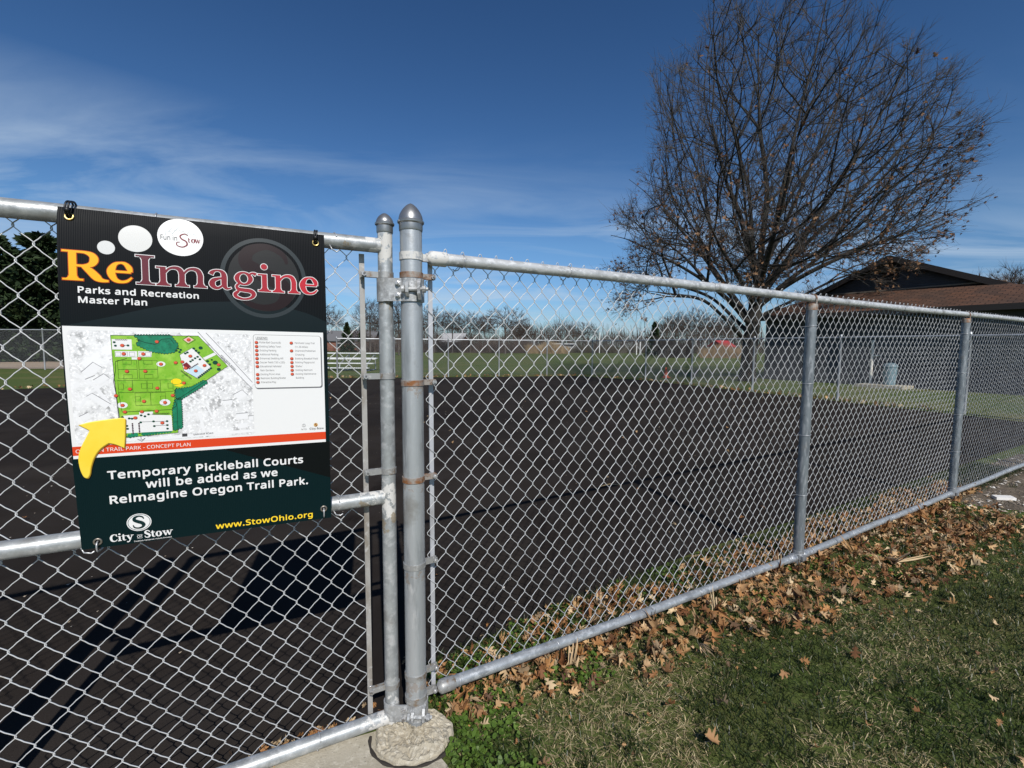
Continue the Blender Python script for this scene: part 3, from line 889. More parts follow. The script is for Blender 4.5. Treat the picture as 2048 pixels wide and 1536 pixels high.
def sans(mb, s, u0, v, u1, cap, layer, bold=0.0, ang=0.0):
    """upright lettering fitted between u0 and u1 on base line v, capitals cap high"""
    def shape(txt):
        c = bpy.data.curves.new('letters', 'FONT'); c.body = txt; c.space_character = 1.0 + 2.2 * bold; c.resolution_u = 3
        if FONT: c.font = FONT
        o = bpy.data.objects.new('letters', c); COL.objects.link(o)
        dg = bpy.context.evaluated_depsgraph_get(); dg.update()
        me = bpy.data.meshes.new_from_object(o.evaluated_get(dg))
        V = np.array([x.co[:2] for x in me.vertices]).reshape(-1, 2); Fc = [list(p.vertices) for p in me.polygons]
        bpy.data.objects.remove(o); bpy.data.curves.remove(c); bpy.data.meshes.remove(me)
        return V, Fc
    hv, _ = shape('H'); ch = hv[:, 1].max() - min(0, hv[:, 1].min())
    V, Fc = shape(s)
    if not len(V): return
    x0, x1 = V[:, 0].min(), V[:, 0].max()
    e = bold * cap * 1.25
    su = (u1 - u0 - 2 * e) / (x1 - x0); sv = (cap - 2 * e) / ch
    ca, sa = math.cos(R(ang)), math.sin(R(ang))
    by = {}
    for f in Fc: by.setdefault(len(f), []).append(f)
    by = [np.array(f) for f in by.values()]
    for k, (ox, oy) in enumerate(((0, 0), (e, 0), (-e, 0), (e * .6, e), (-e * .6, e), (e * .6, -e), (-e * .6, -e)) if bold else ((0, 0),)):
        x = (V[:, 0] - x0) * su + e + ox; y = V[:, 1] * sv + e + oy
        mb.add(SP(u0 + x * ca - y * sa, v - (x * sa + y * ca), (layer + k * .1) * LAY), by)


def sheet_line(mb, pts, w, layer, closed=False):
    P = [(p[0], -p[1], w) for p in pts]
    pen(mb, P, layer, closed=closed, smooth=False)


def ink(name, c, rough=.36, spec=.25): return mat(name, c, rough, spec=spec)


# corrugated plastic board: flutes show as fine upright ribs
mb_ = bpy.data.materials.new('corrugated_plastic'); mb_.use_nodes = True
t = mb_.node_tree; b = t.nodes['Principled BSDF']; b.inputs['Roughness'].default_value = .5; b.inputs['Specular IOR Level'].default_value = .10
tcn = N(t, 'ShaderNodeTexCoord'); vm = N(t, 'ShaderNodeVectorMath', operation='DOT_PRODUCT'); vm.inputs[1].default_value = tuple(SD)
L(t, tcn.outputs['Object'], vm.inputs[0])
cx = N(t, 'ShaderNodeCombineXYZ'); L(t, vm.outputs['Value'], cx.inputs[0])
wv = N(t, 'ShaderNodeTexWave', i_Scale=1 / .0046 / 6.2832 * 1.0, wave_type='BANDS', wave_profile='SIN'); wv.inputs['Scale'].default_value = 70
L(t, cx.outputs[0], wv.inputs['Vector'])
bp = N(t, 'ShaderNodeBump', i_Strength=.55, i_Distance=.0006); L(t, wv.outputs['Fac'], bp.inputs['Height']); L(t, bp.outputs[0], b.inputs['Normal'])
# printed ground: near black at the head, deep green at the foot
sz = N(t, 'ShaderNodeSeparateXYZ'); L(t, tcn.outputs['Object'], sz.inputs[0])
mr = N(t, 'ShaderNodeMapRange', i_From_Min=-.20, i_From_Max=-.62); L(t, sz.outputs['Z'], mr.inputs[0])
cmx = N(t, 'ShaderNodeMixRGB'); cmx.inputs[1].default_value = (.0045, .0055, .007, 1); cmx.inputs[2].default_value = (.0018, .0115, .0130, 1)
L(t, mr.outputs[0], cmx.inputs[0]); L(t, cmx.outputs[0], b.inputs['Base Color'])
g = MB()
us = np.linspace(0, SW, 11); vs = np.append(np.arange(0, SH, GV), SH)
nu, nv = len(us), len(vs)
Uu, Vv = np.meshgrid(us, vs)
fr = SP(Uu, Vv, 0).reshape(-1, 3); bk = SP(Uu, Vv, -.004).reshape(-1, 3)
i = np.arange(nv - 1)[:, None]; j = np.arange(nu - 1)[None]
q = np.stack([i * nu + j, i * nu + j + 1, (i + 1) * nu + j + 1, (i + 1) * nu + j], -1).reshape(-1, 4)
m_ = nu * nv
edge = [(k, k + 1) for k in range(nu - 1)] + [(k * nu + nu - 1, (k + 1) * nu + nu - 1) for k in range(nv - 1)] + [((nv - 1) * nu + k + 1, (nv - 1) * nu + k) for k in range(nu - 1)] + [((k + 1) * nu, k * nu) for k in range(nv - 1)]
g.add(np.concatenate([fr, bk]), [q, q[:, ::-1] + m_, np.array([[a_, b2, b2 + m_, a_ + m_] for a_, b2 in edge])])
board = g.build('board', mb_, sign, smooth=True)

W_ = ink('white_print', (.72, .72, .71)); BK = ink('black_print', (.012, .012, .014)); RD = ink('red_print', (.62, .055, .015)); YL = ink('yellow_print', (.86, .62, .02))
ORG = ink('amber_print', (.86, .40, .008)); GRN = ink('park_green', (.22, .48, .03)); DGN = ink('wood_green', (.008, .17, .085)); GRY = ink('grey_print', (.40, .40, .40))
DOT = ink('dot_red', (.62, .10, .05)); DRK = ink('dot_rim', (.16, .02, .015)); LBL = ink('court_blue', (.50, .64, .72)); PNK = ink('diamond_pink', (.78, .45, .42))
MAR = ink('maroon_print', (.18, .02, .03))

# printed shapes behind the title: hill swoosh, seal, paler lower band
g = MB()
sw = smooth_path([(0, 300), (80, 278), (208, 239), (326, 221), (454, 218), (560, 240), (622, 266)], 8)
sheet_poly(g, [tuple(p) for p in sw] + [(622, 298), (0, 299.5)], 1)
g.build('swoosh', ink('swoosh_print', (.003, .0085, .0098), .36), board)
g = MB(); sheet_poly(g, [(328, 640), (622, 640), (622, 758)], 1); g.build('shade_panel', ink('shade_print', (.002, .0032, .0038), .36), board)
seal = MB(); pen(seal, [(456 + 106 * math.cos(a_), -(145 + 110 * math.sin(a_)), 11) for a_ in np.linspace(0, 2 * math.pi, 60)[:-1]], 2, closed=True, smooth=False)
seal.build('seal_ring', ink('seal_ring_print', (.028, .036, .039), .36), board)
g = MB(); sheet_poly(g, ell(456, 145, 92, 96, 48), 1.6); g.build('seal_disc', ink('seal_disc_print', (.017, .017, .016), .36), board)
g = MB(); glyph(g, 'S', 378, 236, 2.5, 2.4, sx=1.2); g.build('seal_letter', ink('seal_letter_print', (.014, .0055, .0055), .36), board)

# title
title = [('R', 9, 'y', 1.0), ('e', 96, 'y', 1.0), ('I', 156, 1, 1.0), ('m', 199, 2, 1.0), ('a', 317, 3, 1.0), ('g', 378, 4, 1.0), ('i', 439, 5, 1.0), ('n', 476, 6, 1.0), ('e', 549, 7, .95)]
lo, hi = np.array([.115, .020, .030]), np.array([.47, .022, .035])
for ch, u, c, s_ in title:
    g = MB(); glyph(g, ch, u, 184, s_, 4, grow=1.7); bo = g.build('letter_outline', ink('outline_amber', (.42, .06, .005)) if c == 'y' else W_, board)
    g = MB(); glyph(g, ch, u, 184, s_, 7); g.build('letter', ORG if c == 'y' else ink('title_red', tuple(lo + (hi - lo) * (c - 1) / 6)), bo)
g = MB(); sans(g, 'Parks and Recreation', 37, 215, 293, 16.6, 5, bold=.030); sans(g, 'Master Plan', 37, 240, 177, 16.6, 5, bold=.030)
g.build('subtitle_lettering', W_, board)
# thought bubbles
for cu, cv, rr, c in ((96, 95, 18, (.60, .61, .60)), (157, 65, 36, (.62, .62, .60)), (256, 50, 52, (.80, .80, .79))):
    g = MB(); sheet_poly(g, ell(cu, cv, rr, rr * .97, 48), 3); bub = g.build('bubble', ink('bubble_print', c), board)
g = MB(); sans(g, 'Fun in', 211, 60, 248, 13, 5, bold=.004); g.build('bubble_lettering', BK, bub)
g = MB()
pen(g, [(273, -43, 2), (264, -40, 3), (255, -46, 3.4), (258, -54, 3.6), (268, -60, 3.8), (270, -69, 3.6), (260, -76, 3), (248, -73, 2.6), (247, -65, 2.4), (254, -63, 2)], 5)
for k, ch in enumerate('tow'): glyph(g, ch, (272, 279.5, 287.5)[k], 62.5, .20 if ch == 't' else .22, 5, sx=.72 if ch == 'w' else .8)
g.build('bubble_script', MAR, bub)
g = MB()
for a_ in ([(222, 48), (223, 36), (236, 37), (237, 46)], [(236, 44), (246, 30), (254, 21), (262, 32), (272, 45)], [(246, 30), (251, 36), (254, 30), (258, 37), (262, 32)], [(268, 44), (274, 34), (280, 41), (288, 38), (294, 47)], [(276, 33), (276, 24)], [(229, 36), (236, 28), (244, 33)]):
    sheet_line(g, a_, .9, 5)
g.build('bubble_drawing', ink('drawing_grey', (.30, .36, .36)), bub)

# map panel
g = MB(); sheet_poly(g, rect(3, 299, 611, 641), 3); panel = g.build('map_panel', W_, board)
g = MB(); sheet_poly(g, rect(3, 608.5, 611, 632.5), 4); g.build('red_strip', RD, panel)
g = MB(); sans(g, 'OREGON TRAIL PARK - CONCEPT PLAN', 9, 626, 256, 9.6, 5); g.build('strip_lettering', W_, panel)
aer = mat('aerial_print', (.66, .66, .66), .4, noise=[(38, (.34, .34, .34), .50, .64), (150, (.86, .86, .86), .50, .62), (14, (.78, .78, .78), .50, .60)])
g = MB(); sheet_poly(g, rrect(11, 309, 415, 603, 9), 4); g.build('aerial_map', aer, panel)
g = MB()                                                     # roads, lots and roofs of the aerial picture
for pl, w in (([(296, 305), (345, 365), (415, 458)], 17), ([(14, 596), (200, 599), (415, 592)], 9), ([(20, 418), (58, 452), (96, 520)], 8), ([(22, 512), (48, 470), (86, 440)], 6), ([(96, 322), (99, 452), (112, 592)], 2), ([(253, 540), (282, 535), (290, 590)], 8), ([(262, 480), (300, 515), (318, 560)], 5), ([(340, 470), (300, 500)], 3)):
    sheet_line(g, pl, w, 5)
for pl in ([(33, 416), (58, 390), (76, 404), (52, 432)], [(56, 436), (78, 420), (90, 432), (68, 450)], [(40, 478), (52, 470), (88, 500), (76, 512)], [(16, 446), (26, 440), (32, 450), (20, 460)], [(365, 484), (388, 470), (402, 486), (380, 502)], [(338, 500), (362, 498), (362, 512), (338, 514)], [(370, 540), (400, 538), (400, 556), (370, 558)], [(372, 570), (398, 568), (399, 582), (373, 584)], [(22, 530), (40, 520), (48, 534), (30, 546)], [(402, 548), (414, 547), (414, 560), (402, 561)], [(330, 350), (344, 346), (350, 356), (336, 362)]):
    sheet_poly(g, pl, 5.6)
g.build('map_roads', ink('pale_print', (.74, .74, .745)), panel)
g = MB()
for pl in ([(33, 416), (58, 390), (76, 404)], [(56, 436), (78, 420), (90, 432)], [(40, 478), (52, 470), (88, 500)], [(365, 484), (388, 470), (402, 486)], [(338, 500), (362, 498)], [(370, 540), (400, 538)], [(40, 434), (60, 424)], [(22, 530), (40, 520)], [(306, 308), (358, 374), (415, 449)], [(287, 306), (338, 374), (414, 468)], [(402, 548), (414, 547)]):
    sheet_line(g, pl, 1.3, 6.2)
g.build('map_shadow_lines', ink('dark_grey_print', (.16, .16, .17)), panel)
park = [(97, 320), (288, 317), (355, 401), (274, 462), (231, 494), (229, 586), (144, 590), (116, 592), (104, 537), (99, 435)]
g = MB(); sheet_poly(g, park, 7)
g.build('map_park', mat('park_green', (.20, .44, .028), .35, noise=[(22, (.32, .55, .07), .48, .66), (70, (.12, .36, .015), .55, .68)]), panel)
g = MB()


def lobes(pts, amp=2.6, step=6.0):
    o = []
    for (a0, b0), (a1, b1) in zip(pts, pts[1:] + pts[:1]):
        n_ = max(1, int(math.hypot(a1 - a0, b1 - b0) / step)); nx, ny = (b1 - b0), -(a1 - a0); l_ = math.hypot(nx, ny) or 1
        for k in range(n_):
            for f, e in ((0, 0), (.33, amp), (.66, amp)):
                t_ = (k + f) / n_; o.append((a0 + (a1 - a0) * t_ + nx / l_ * e, b0 + (b1 - b0) * t_ + ny / l_ * e))
    return o


woods = [[(146, 319), (224, 317), (240, 342), (233, 361), (212, 366), (181, 361), (150, 343), (158, 330)], [(229, 465), (266, 460), (297, 441), (304, 447), (276, 468), (240, 492), (230, 490)], [(228, 492), (240, 490), (240, 530), (239, 572), (220, 578), (221, 520)],
         [(148, 574), (162, 565), (170, 578), (214, 574), (215, 582), (150, 588)], [(118, 586), (136, 580), (140, 588), (120, 592)]]
M_WOODP = mat('wood_green', (.008, .17, .085), .35, noise=[(45, (.012, .23, .12), .48, .64), (90, (.006, .12, .06), .52, .66)])
for w_ in woods:
    g = MB(); sheet_poly(g, lobes(w_), 8); g.build('map_wood', M_WOODP, panel)
for pl in (rect(99, 330, 140, 357), [(104, 361), (150, 361), (150, 376), (104, 376)], [(152, 361), (182, 361), (180, 376), (152, 376)], [(243, 370), (273, 350), (317, 407), (283, 436), (251, 414)], rect(112, 540, 217, 580), [(296, 378), (325, 362), (330, 368), (301, 384)], ell(200, 395, 10, 7), ell(112, 504, 11, 8), ell(204, 500, 12, 9), rect(146, 524, 176, 532), rect(138, 377, 152, 383), [(112, 532), (150, 531), (216, 536), (216, 541), (112, 541)]):
    g = MB(); sheet_poly(g, pl, 9); g.build('map_lot', W_, panel)
g = MB(); sheet_poly(g, [(256, 414), (279, 396), (299, 414), (277, 433)], 9.8); g.build('map_court', LBL, panel)
g = MB(); sheet_poly(g, [(253, 328), (266, 320), (277, 328), (264, 337)], 9); g.build('map_diamond', PNK, panel)
g = MB(); sheet_poly(g, ell(232, 443, 12, 8), 9); sheet_poly(g, [(226, 455), (240, 450), (252, 452), (240, 458)], 9.3); g.build('map_garden', YL, panel)
g = MB(); sheet_poly(g, [(248, 397), (258, 390), (268, 402), (258, 411)], 10.2); g.build('map_shelter', MAR, panel)
g = MB()                                                     # thin drawn lines
for cl, pl in ((1, park), (1, lobes(woods[0])), (1, lobes(woods[1])), (1, lobes(woods[2])), (0, [(150, 330), (170, 338), (190, 342), (205, 328), (224, 326), (232, 340)]), (1, [(252, 328), (266, 316), (281, 328), (264, 340)]),
               (0, [(104, 600), (100, 470), (97, 440), (103, 410), (104, 388), (128, 380)]), (0, [(232, 460), (224, 480), (230, 510), (218, 520), (110, 522), (106, 470)]), (1, [(243, 370), (273, 350), (317, 407), (283, 436), (251, 414)])):
    sheet_line(g, pl, .9, 10.6, closed=bool(cl))
for u, v, w, h in ((108, 385, 40, 48), (152, 385, 40, 48), (106, 438, 60, 32), (168, 438, 56, 32), (140, 472, 66, 34)):
    sheet_line(g, rect(u, v, u + w, v + h), .6, 10.6, closed=True); sheet_line(g, [(u + (w / 2 if w > 50 else 0), v + (0 if w > 50 else h / 2)), (u + (w / 2 if w > 50 else w), v + (h if w > 50 else h / 2))], .6, 10.6)
    for e in ((0, 1) if w > 50 else (2, 3)):
        bx = rect(u + (w - 11 if e else 0), v + h / 2 - 7, u + (w if e else 11), v + h / 2 + 7) if e < 2 else rect(u + w / 2 - 9, v + (h - 10 if e == 3 else 0), u + w / 2 + 9, v + (h if e == 3 else 10))
        sheet_line(g, bx, .6, 10.9, closed=True)
for u in (105, 119, 134, 154, 168): sheet_line(g, rect(u, 363.5, u + 11, 374), .5, 10.6, closed=True)
for pl in ([(120, 346), (133, 346)], [(150, 551), (205, 552)], [(176, 563), (206, 563)], [(92, 384), (98, 380), (98, 390)], [(146, 590), (146, 600), (138, 597), (147, 604), (155, 596), (148, 600)]): sheet_line(g, pl, .8, 10.6)
g.build('map_lines', BK, panel)
g = MB()
for u, v in ((104, 338), (106, 347), (132, 346), (148, 552), (176, 551), (206, 552), (177, 564), (206, 563), (206, 573), (256, 366), (261, 363), (284, 375), (278, 379), (272, 384), (267, 388), (289, 382), (150, 533), (158, 536), (166, 531), (110, 536), (124, 540), (130, 541), (102, 541), (118, 560), (119, 568), (240, 352), (246, 356), (236, 358), (243, 362)):
    sheet_poly(g, ell(u, v, 3.1, 2.7, 10), 11)
for k in range(8): sheet_poly(g, ell(284 + k * 4.2, 432 - k * 3.6, 2.9, 2.6, 10), 11 + .1 * (k % 2))
for u, v, r_ in ((276, 352, 3.4), (281, 358, 3.4), (287, 363, 3.4), (292, 350, 5), (307, 387, 3.6), (317, 383, 2.6), (312, 396, 3.3), (325, 391, 6.5), (333, 410, 5)): sheet_poly(g, ell(u, v, r_, r_ * .85, 12), 11)
g.build('map_trees', ink('tree_green', (.008, .06, .035)), panel)
g = MB()
for k in range(6): pen(g, [(108 + k * 4.2 + 1.8 * math.cos(x), -(331 + 1.8 * math.sin(x)), .7) for x in np.linspace(0, 6.28, 9)[:-1]], 11, closed=True, smooth=False)
for k in range(9): pen(g, [(245 + k * 2.6 + 1.7 * math.cos(x), -(414 + k * 2.6 + 1.7 * math.sin(x)), .7) for x in np.linspace(0, 6.28, 9)[:-1]], 11, closed=True, smooth=False)
for k in range(9): pen(g, [(176 + k * 4.3 + 1.9 * math.cos(x), -(531 + 1.8 * math.sin(x)), .7) for x in np.linspace(0, 6.28, 9)[:-1]], 11, closed=True, smooth=False)
for k in range(7):
    for u in (130, 144): sheet_poly(g, ell(u, 555 + k * 4.4, 2, 2, 8), 11)
    sheet_poly(g, ell(264 + k * 3.2, 408 - k * 2.2, 1.9, 1.7, 8), 11.3)
g.build('map_hedges', ink('plum_print', (.05, .02, .035)), panel)
dots = [(120, 346), (122, 368), (163, 368), (154, 380), (194, 335), (265, 328), (267, 373), (299, 399), (333, 397), (278, 414), (248, 389), (233, 391), (255, 406), (200, 395), (126, 414), (165, 414), (130, 461), (189, 460), (100, 478), (222, 481), (158, 495), (112, 504), (204, 500), (116, 522), (152, 523), (184, 523), (137, 539), (195, 556), (249, 447)]
legd = [(429, 332 + k * 11.7) for k in range(7)] + [(429, 332 + k * 11.7) for k in (8, 9, 10)] + [(521, 332 + k * 11.7) for k in (0, 2, 4, 5, 6, 7, 8)]
g = MB()
for u, v in dots + legd: sheet_poly(g, ell(u + .25, v + .25, 4.7, 4.3, 16), 12)
g.build('map_dot_rims', DRK, panel)
g = MB()
for u, v in dots + legd: sheet_poly(g, ell(u - .2, v - .2, 3.9, 3.5, 16), 13)
g.build('map_dots', DOT, panel)
# road names and legend
g = MB(); sans(g, 'FISHCREEK ROAD', 338, 372, 392, 4.6, 7, ang=-51); sheet_poly(g, rect(238, 589.5, 250, 598), 7.2)
sheet_poly(g, rect(1, 1, 1.01, 1.01), 7)
sans(g, 'GRAHAM ROAD', 264, 596, 312, 4.6, 8, ang=1.5)
sans(g, 'N.T.S', 542, 599, 556, 4.2, 7); serif_text(g, 'City', 565, 599.5, .085, 7); sans(g, 'OF', 580.5, 599.5, 585, 2.4, 7); serif_text(g, 'Stow', 586, 599.5, .085, 7)
pen(g, [(549 + 4.5 * math.cos(x), -(585 + 4.5 * math.sin(x)), .6) for x in np.linspace(0, 6.28, 17)[:-1]], 7, closed=True, smooth=False); sheet_line(g, [(549, 582), (549, 588)], .8, 7)
g.build('map_lettering', ink('lettering_grey', (.06, .06, .065)), panel)
g = MB(); sheet_poly(g, ell(583, 585, 6, 6, 20), 6.5); cs = g.build('map_city_seal', ink('seal_ochre', (.55, .36, .12)), panel)
g = MB(); glyph(g, 'S', 579.6, 590, .13, 7.5); g.build('map_city_letter', MAR, cs)
g = MB(); sheet_poly(g, rrect(423, 311.5, 606, 469.5, 7), 4); g.build('legend_shadow', ink('shadow_print', (.16, .16, .17)), panel)
g = MB(); sheet_poly(g, rrect(421, 309.5, 603.5, 466.5, 7), 4.8); g.build('legend_frame', BK, panel)
g = MB(); sheet_poly(g, rrect(421.8, 310.3, 602.6, 465.7, 6.4), 5.6); g.build('legend_box', W_, panel)
g = MB()
sans(g, 'LEGEND:', 428, 322.5, 459, 6.4, 7, bold=.008); sheet_line(g, [(428, 324.4), (459, 324.4)], .8, 7)
left = ['Pickle Ball Courts (6)', 'Existing Safety Town', 'Existing Parking', 'Additional Parking', 'Enhanced Sledding Hill', 'Soccer Field (150 x 220)', 'Educational Habitats/', 'Rain Gardens', 'Existing Picnic Area', 'Restroom Building/Shelter', 'Interactive Play']
wl = [56, 56, 43, 48, 61, 65, 56, 36, 51, 67, 40]
for k, (s_, w) in enumerate(zip(left, wl)): sans(g, s_, 437, 334.6 + k * 11.7, 437 + w, 5.3, 7)
right = ['Perimeter Loop Trail', '(+/-.56 Miles)', 'Improved Pedestrian', 'Crossing', 'Existing Baseball Field', 'Existing Playground', 'Shelter', 'Existing Restroom', 'Existing Maintenance', 'Building']
wr = [55, 36, 57, 25, 63, 53, 19, 47, 57, 22]
for k, (s_, w) in enumerate(zip(right, wr)): sans(g, s_, 531, 334.6 + k * 11.7, 531 + w, 5.3, 7)
g.build('legend_lettering', ink('legend_ink', (.12, .12, .125)), panel)

# yellow arrow, standing a little proud with a rounded rim
arrow = smooth_path([(20, 552), (44, 545), (84, 539.5), (110, 537.5)], 5)
arrow2 = smooth_path([(110, 537.5), (116, 541), (116, 552), (113, 590), (109.5, 620)], 5)
arrow3 = smooth_path([(109.5, 620), (92, 609), (78, 604)], 4)
arrow4 = smooth_path([(78, 604), (60, 618), (46, 640), (38, 664), (34, 684), (28, 694), (20, 688), (14.5, 664), (14, 636), (21, 611), (33, 585), (41, 568)], 5)
apts = [tuple(p) for p in np.concatenate([arrow[:-1], arrow2[:-1], arrow3[:-1], arrow4, [[34, 562]]])]
A_ = np.array(apts); cen = A_.mean(0)
g = MB()
nA = len(A_)
T_ = np.roll(A_, -1, 0) - np.roll(A_, 1, 0); T_ /= np.linalg.norm(T_, axis=1)[:, None]; In = np.stack([-T_[:, 1], T_[:, 0]], 1)
ringsA = [(0, 14), (.0, 17), (.9, 20), (2.2, 22)]
Vs = [SP((A_ + In * d_)[:, 0], (A_ + In * d_)[:, 1], l_ * LAY) for d_, l_ in ringsA]
k_ = np.arange(nA)
g.add(np.concatenate(Vs), [np.stack([r_ * nA + k_, r_ * nA + (k_ + 1) % nA, (r_ + 1) * nA + (k_ + 1) % nA, (r_ + 1) * nA + k_], 1) for r_ in range(3)])
sheet_poly(g, [tuple(p) for p in A_ + In * 2.2], 22)
g.build('arrow', mat('arrow_yellow', (.86, .66, .075), .4, noise=[(6, (.88, .60, .04), .45, .65)]), sign)
g = MB(); sheet_poly(g, [(p[0] + 1.4, p[1] + 1.6) for p in apts], 13.6); g.build('arrow_rim', ink('arrow_rim_print', (.30, .17, .02)), board)

# message
g = MB()
sans(g, 'Temporary Pickleball Courts', 68, 703, 544, 23.0, 4, bold=.030)
sans(g, 'will be added as we', 148, 736.5, 472, 23.0, 4, bold=.030)
sans(g, 'Relmagine Oregon Trail Park.', 68, 772, 556, 23.0, 4, bold=.030)
g.build('message_lettering', W_, board)
g = MB(); sans(g, 'www.StowOhio.org', 305, 880.5, 567, 17.5, 4, bold=.026); g.build('web_lettering', ink('web_yellow', (.86, .60, .03)), board)
g = MB(); sheet_poly(g, ell(127, 832, 27.5, 25, 40), 3.4); emb = g.build('emblem', W_, board)
g = MB(); pen(g, [(127 + 24.5 * math.cos(x), -(832 + 22.2 * math.sin(x)), 1.3) for x in np.linspace(0, 6.283, 41)[:-1]], 4.2, closed=True, smooth=False); glyph(g, 'S', 110.5, 849.5, .48, 4.6, sx=1.22, grow=.5)
g.build('emblem_letter', ink('emblem_green', (.004, .022, .024)), emb)
g = MB(); serif_text(g, 'City', 61, 879, .27, 4, gap=1.5, sx=.92, grow=.25); sans(g, 'OF', 120, 876, 132, 6.0, 4, bold=.012); sheet_line(g, [(120, 868.2), (132, 868.2)], .8, 4); sheet_line(g, [(120, 878), (132, 878)], .8, 4)
serif_text(g, 'Stow', 136, 879, .28, 4, gap=1.5, sx=.96, grow=.25)
sans(g, 'Tradition Centered. Future Focused.', 112, 887.6, 199, 3.6, 4, bold=.02)
g.build('city_lettering', W_, board)

# grommets and the ties through them
M_BRASS = mat('brass', (.62, .45, .16), .3, .9); M_STEELG = mat('grommet_steel', (.30, .27, .23), .4, .8); M_ZIP = mat('tie_black', (.01, .01, .011), .45)
for u, v, m_, kind in ((24, 24, M_BRASS, 1), (597, 27, M_BRASS, 1), (35, 873, M_STEELG, 0), (600, 858, M_STEELG, 0)):
    P_ = SP(np.array([u + 8 * math.cos(x) for x in np.linspace(0, 6.283, 25)[:-1]]), np.array([v + 8 * math.sin(x) for x in np.linspace(0, 6.283, 25)[:-1]]), .0012)
    g = MB(); g.tube(P_, .0026, 8, closed=True); gr = g.build('grommet', m_, sign, smooth='all')
    g = MB(); sheet_poly(g, ell(u, v, 6, 6, 16), 2); g.build('eyelet', ink('eyelet_dark', (.004, .004, .004), .8), gr)
    c = SP(np.array(float(u)), np.array(float(v)), .0)
    if kind:
        g = MB()
        for dx_ in (-.004, .002):
            pth = [c + SN * .004 + SD * dx_, c + SN * .012 + SD * dx_ + np.array([0, 0, .016]), c + SN * .006 + SD * (dx_ + .002) + np.array([0, 0, .034]), c - SN * .02 + SD * (dx_ + .004) + np.array([0, 0, .04]), c - SN * .05 + SD * dx_ + np.array([0, 0, .03])]
            g.tube(smooth_path(pth, 5), .0026, 6)
        g.box(c + SN * .013 + np.array([0, 0, .014]), (.011, .007, .009), ax=(tuple(SD), tuple(SN), (0, 0, 1)))
        g.build('cable_tie', M_ZIP, sign, smooth='all')
    else:
        g = MB(); g.tube(smooth_path([c - SN * .02 + np.array([0, 0, .0]), c + SN * .006, c + SN * .012 - np.array([0, 0, .012]), c + SN * .004 - np.array([0, 0, .026]), c - SN * .03 - np.array([0, 0, .03])], 5), .0022, 6)
        g.build('tie_wire', M_TIE, sign, smooth='all')

# ------------------------------------------------------------------ lawn blades, dead leaves, creeping weeds near the fence
def fence_sd(x, y):
    """distance along the fence and in front of it (towards the camera)"""
    rx, ry = x - P0[0], y - P0[1]
    return rx * FD[0] + ry * FD[1], -(rx * FN[0] + ry * FN[1])


def vnoise(x, y, sc, seed=0):
    """cheap smooth value noise"""
    r_ = np.random.default_rng(seed); G = r_.random((64, 64))
    x = x * sc + 100; y = y * sc + 100
    xi = np.floor(x).astype(int); yi = np.floor(y).astype(int); fx = x - xi; fy = y - yi
    fx = fx * fx * (3 - 2 * fx); fy = fy * fy * (3 - 2 * fy)
    g_ = lambda a, b: G[a % 64, b % 64]
    return (g_(xi, yi) * (1 - fx) + g_(xi + 1, yi) * fx) * (1 - fy) + (g_(xi, yi + 1) * (1 - fx) + g_(xi + 1, yi + 1) * fx) * fy


def fbm(x, y, sc, seed=0):
    return .55 * vnoise(x, y, sc, seed) + .3 * vnoise(x, y, sc * 2.3, seed + 1) + .15 * vnoise(x, y, sc * 5.1, seed + 2)


def blades(n, pts, hgt, wid, lean, mat_, name, label=None, kind='stuff', cat=None):
    """n curved blades at given ground points"""
    x, y = pts[:, 0], pts[:, 1]; n = len(x)
    az = rng.random(n) * 2 * math.pi; la = rng.random(n) * 2 * math.pi
    h = hgt * (.55 + .9 * rng.random(n)); w = wid * (.6 + .8 * rng.random(n)); l_ = lean * (.3 + 1.4 * rng.random(n)) * h
    ax = np.stack([np.cos(az), np.sin(az), 0 * az], 1) * (w / 2)[:, None]
    ld = np.stack([np.cos(la), np.sin(la), 0 * la], 1)
    b = np.stack([x, y, np.full(n, -.002)], 1)
    m1 = b + ld * (l_ * .35)[:, None]; m1[:, 2] = h * .58
    tp = b + ld * l_[:, None]; tp[:, 2] = h * np.clip(1.05 - .28 * (l_ / h), .12, 1)
    m1[:, 2] = np.minimum(m1[:, 2], tp[:, 2] * .9 + .004)
    V = np.stack([b - ax, b + ax, m1 + ax * .8, m1 - ax * .8, tp], 1).reshape(-1, 3)
    k = np.arange(n)[:, None] * 5
    g = MB(); g.add(V, [k + np.array([[0, 1, 2, 3]]), k + np.array([[3, 2, 4]])])
    o = g.build(name, mat_, kind=kind)
    return tag(o, label, cat)


def area_points(n, s0, s1, d0, d1, dens=None):
    """random points in fence coordinates thinned by a density function"""
    s = s0 + (s1 - s0) * rng.random(n); d = d0 + (d1 - d0) * rng.random(n)
    p = P0[None] + FD[None] * s[:, None] - FN[None] * d[:, None]
    if dens is not None: p = p[rng.random(n) < dens(s, d, p[:, 0], p[:, 1])]
    return p


def seen(x, y, m=1.15):
    """thin what lies well outside the view"""
    inside = (y > 1.18 - .1) & (np.abs(x) < y * 1.09 * m + .15)
    return np.where(inside, 1.0, .16)


def leafy(s, d):                                             # how thick the fallen leaves lie, 0..1
    edge = np.interp(s, [-.2, .25, .9, 1.6, 2.5, 3.6, 4.8, 5.2], [.10, .20, .34, .42, .62, .66, .62, .2])
    return np.clip((edge - d) / .16, 0, 1) * (d > -.34 + .1 * np.sin(s * 5)) * (s > -.02)


def strawy(x, y):
    return np.clip((fbm(x, y, 2.3, 5) - .40) * 6, 0, 1) * np.clip(1.6 - np.hypot(x - .45, y - 1.6) * .70, .10, 1.0)


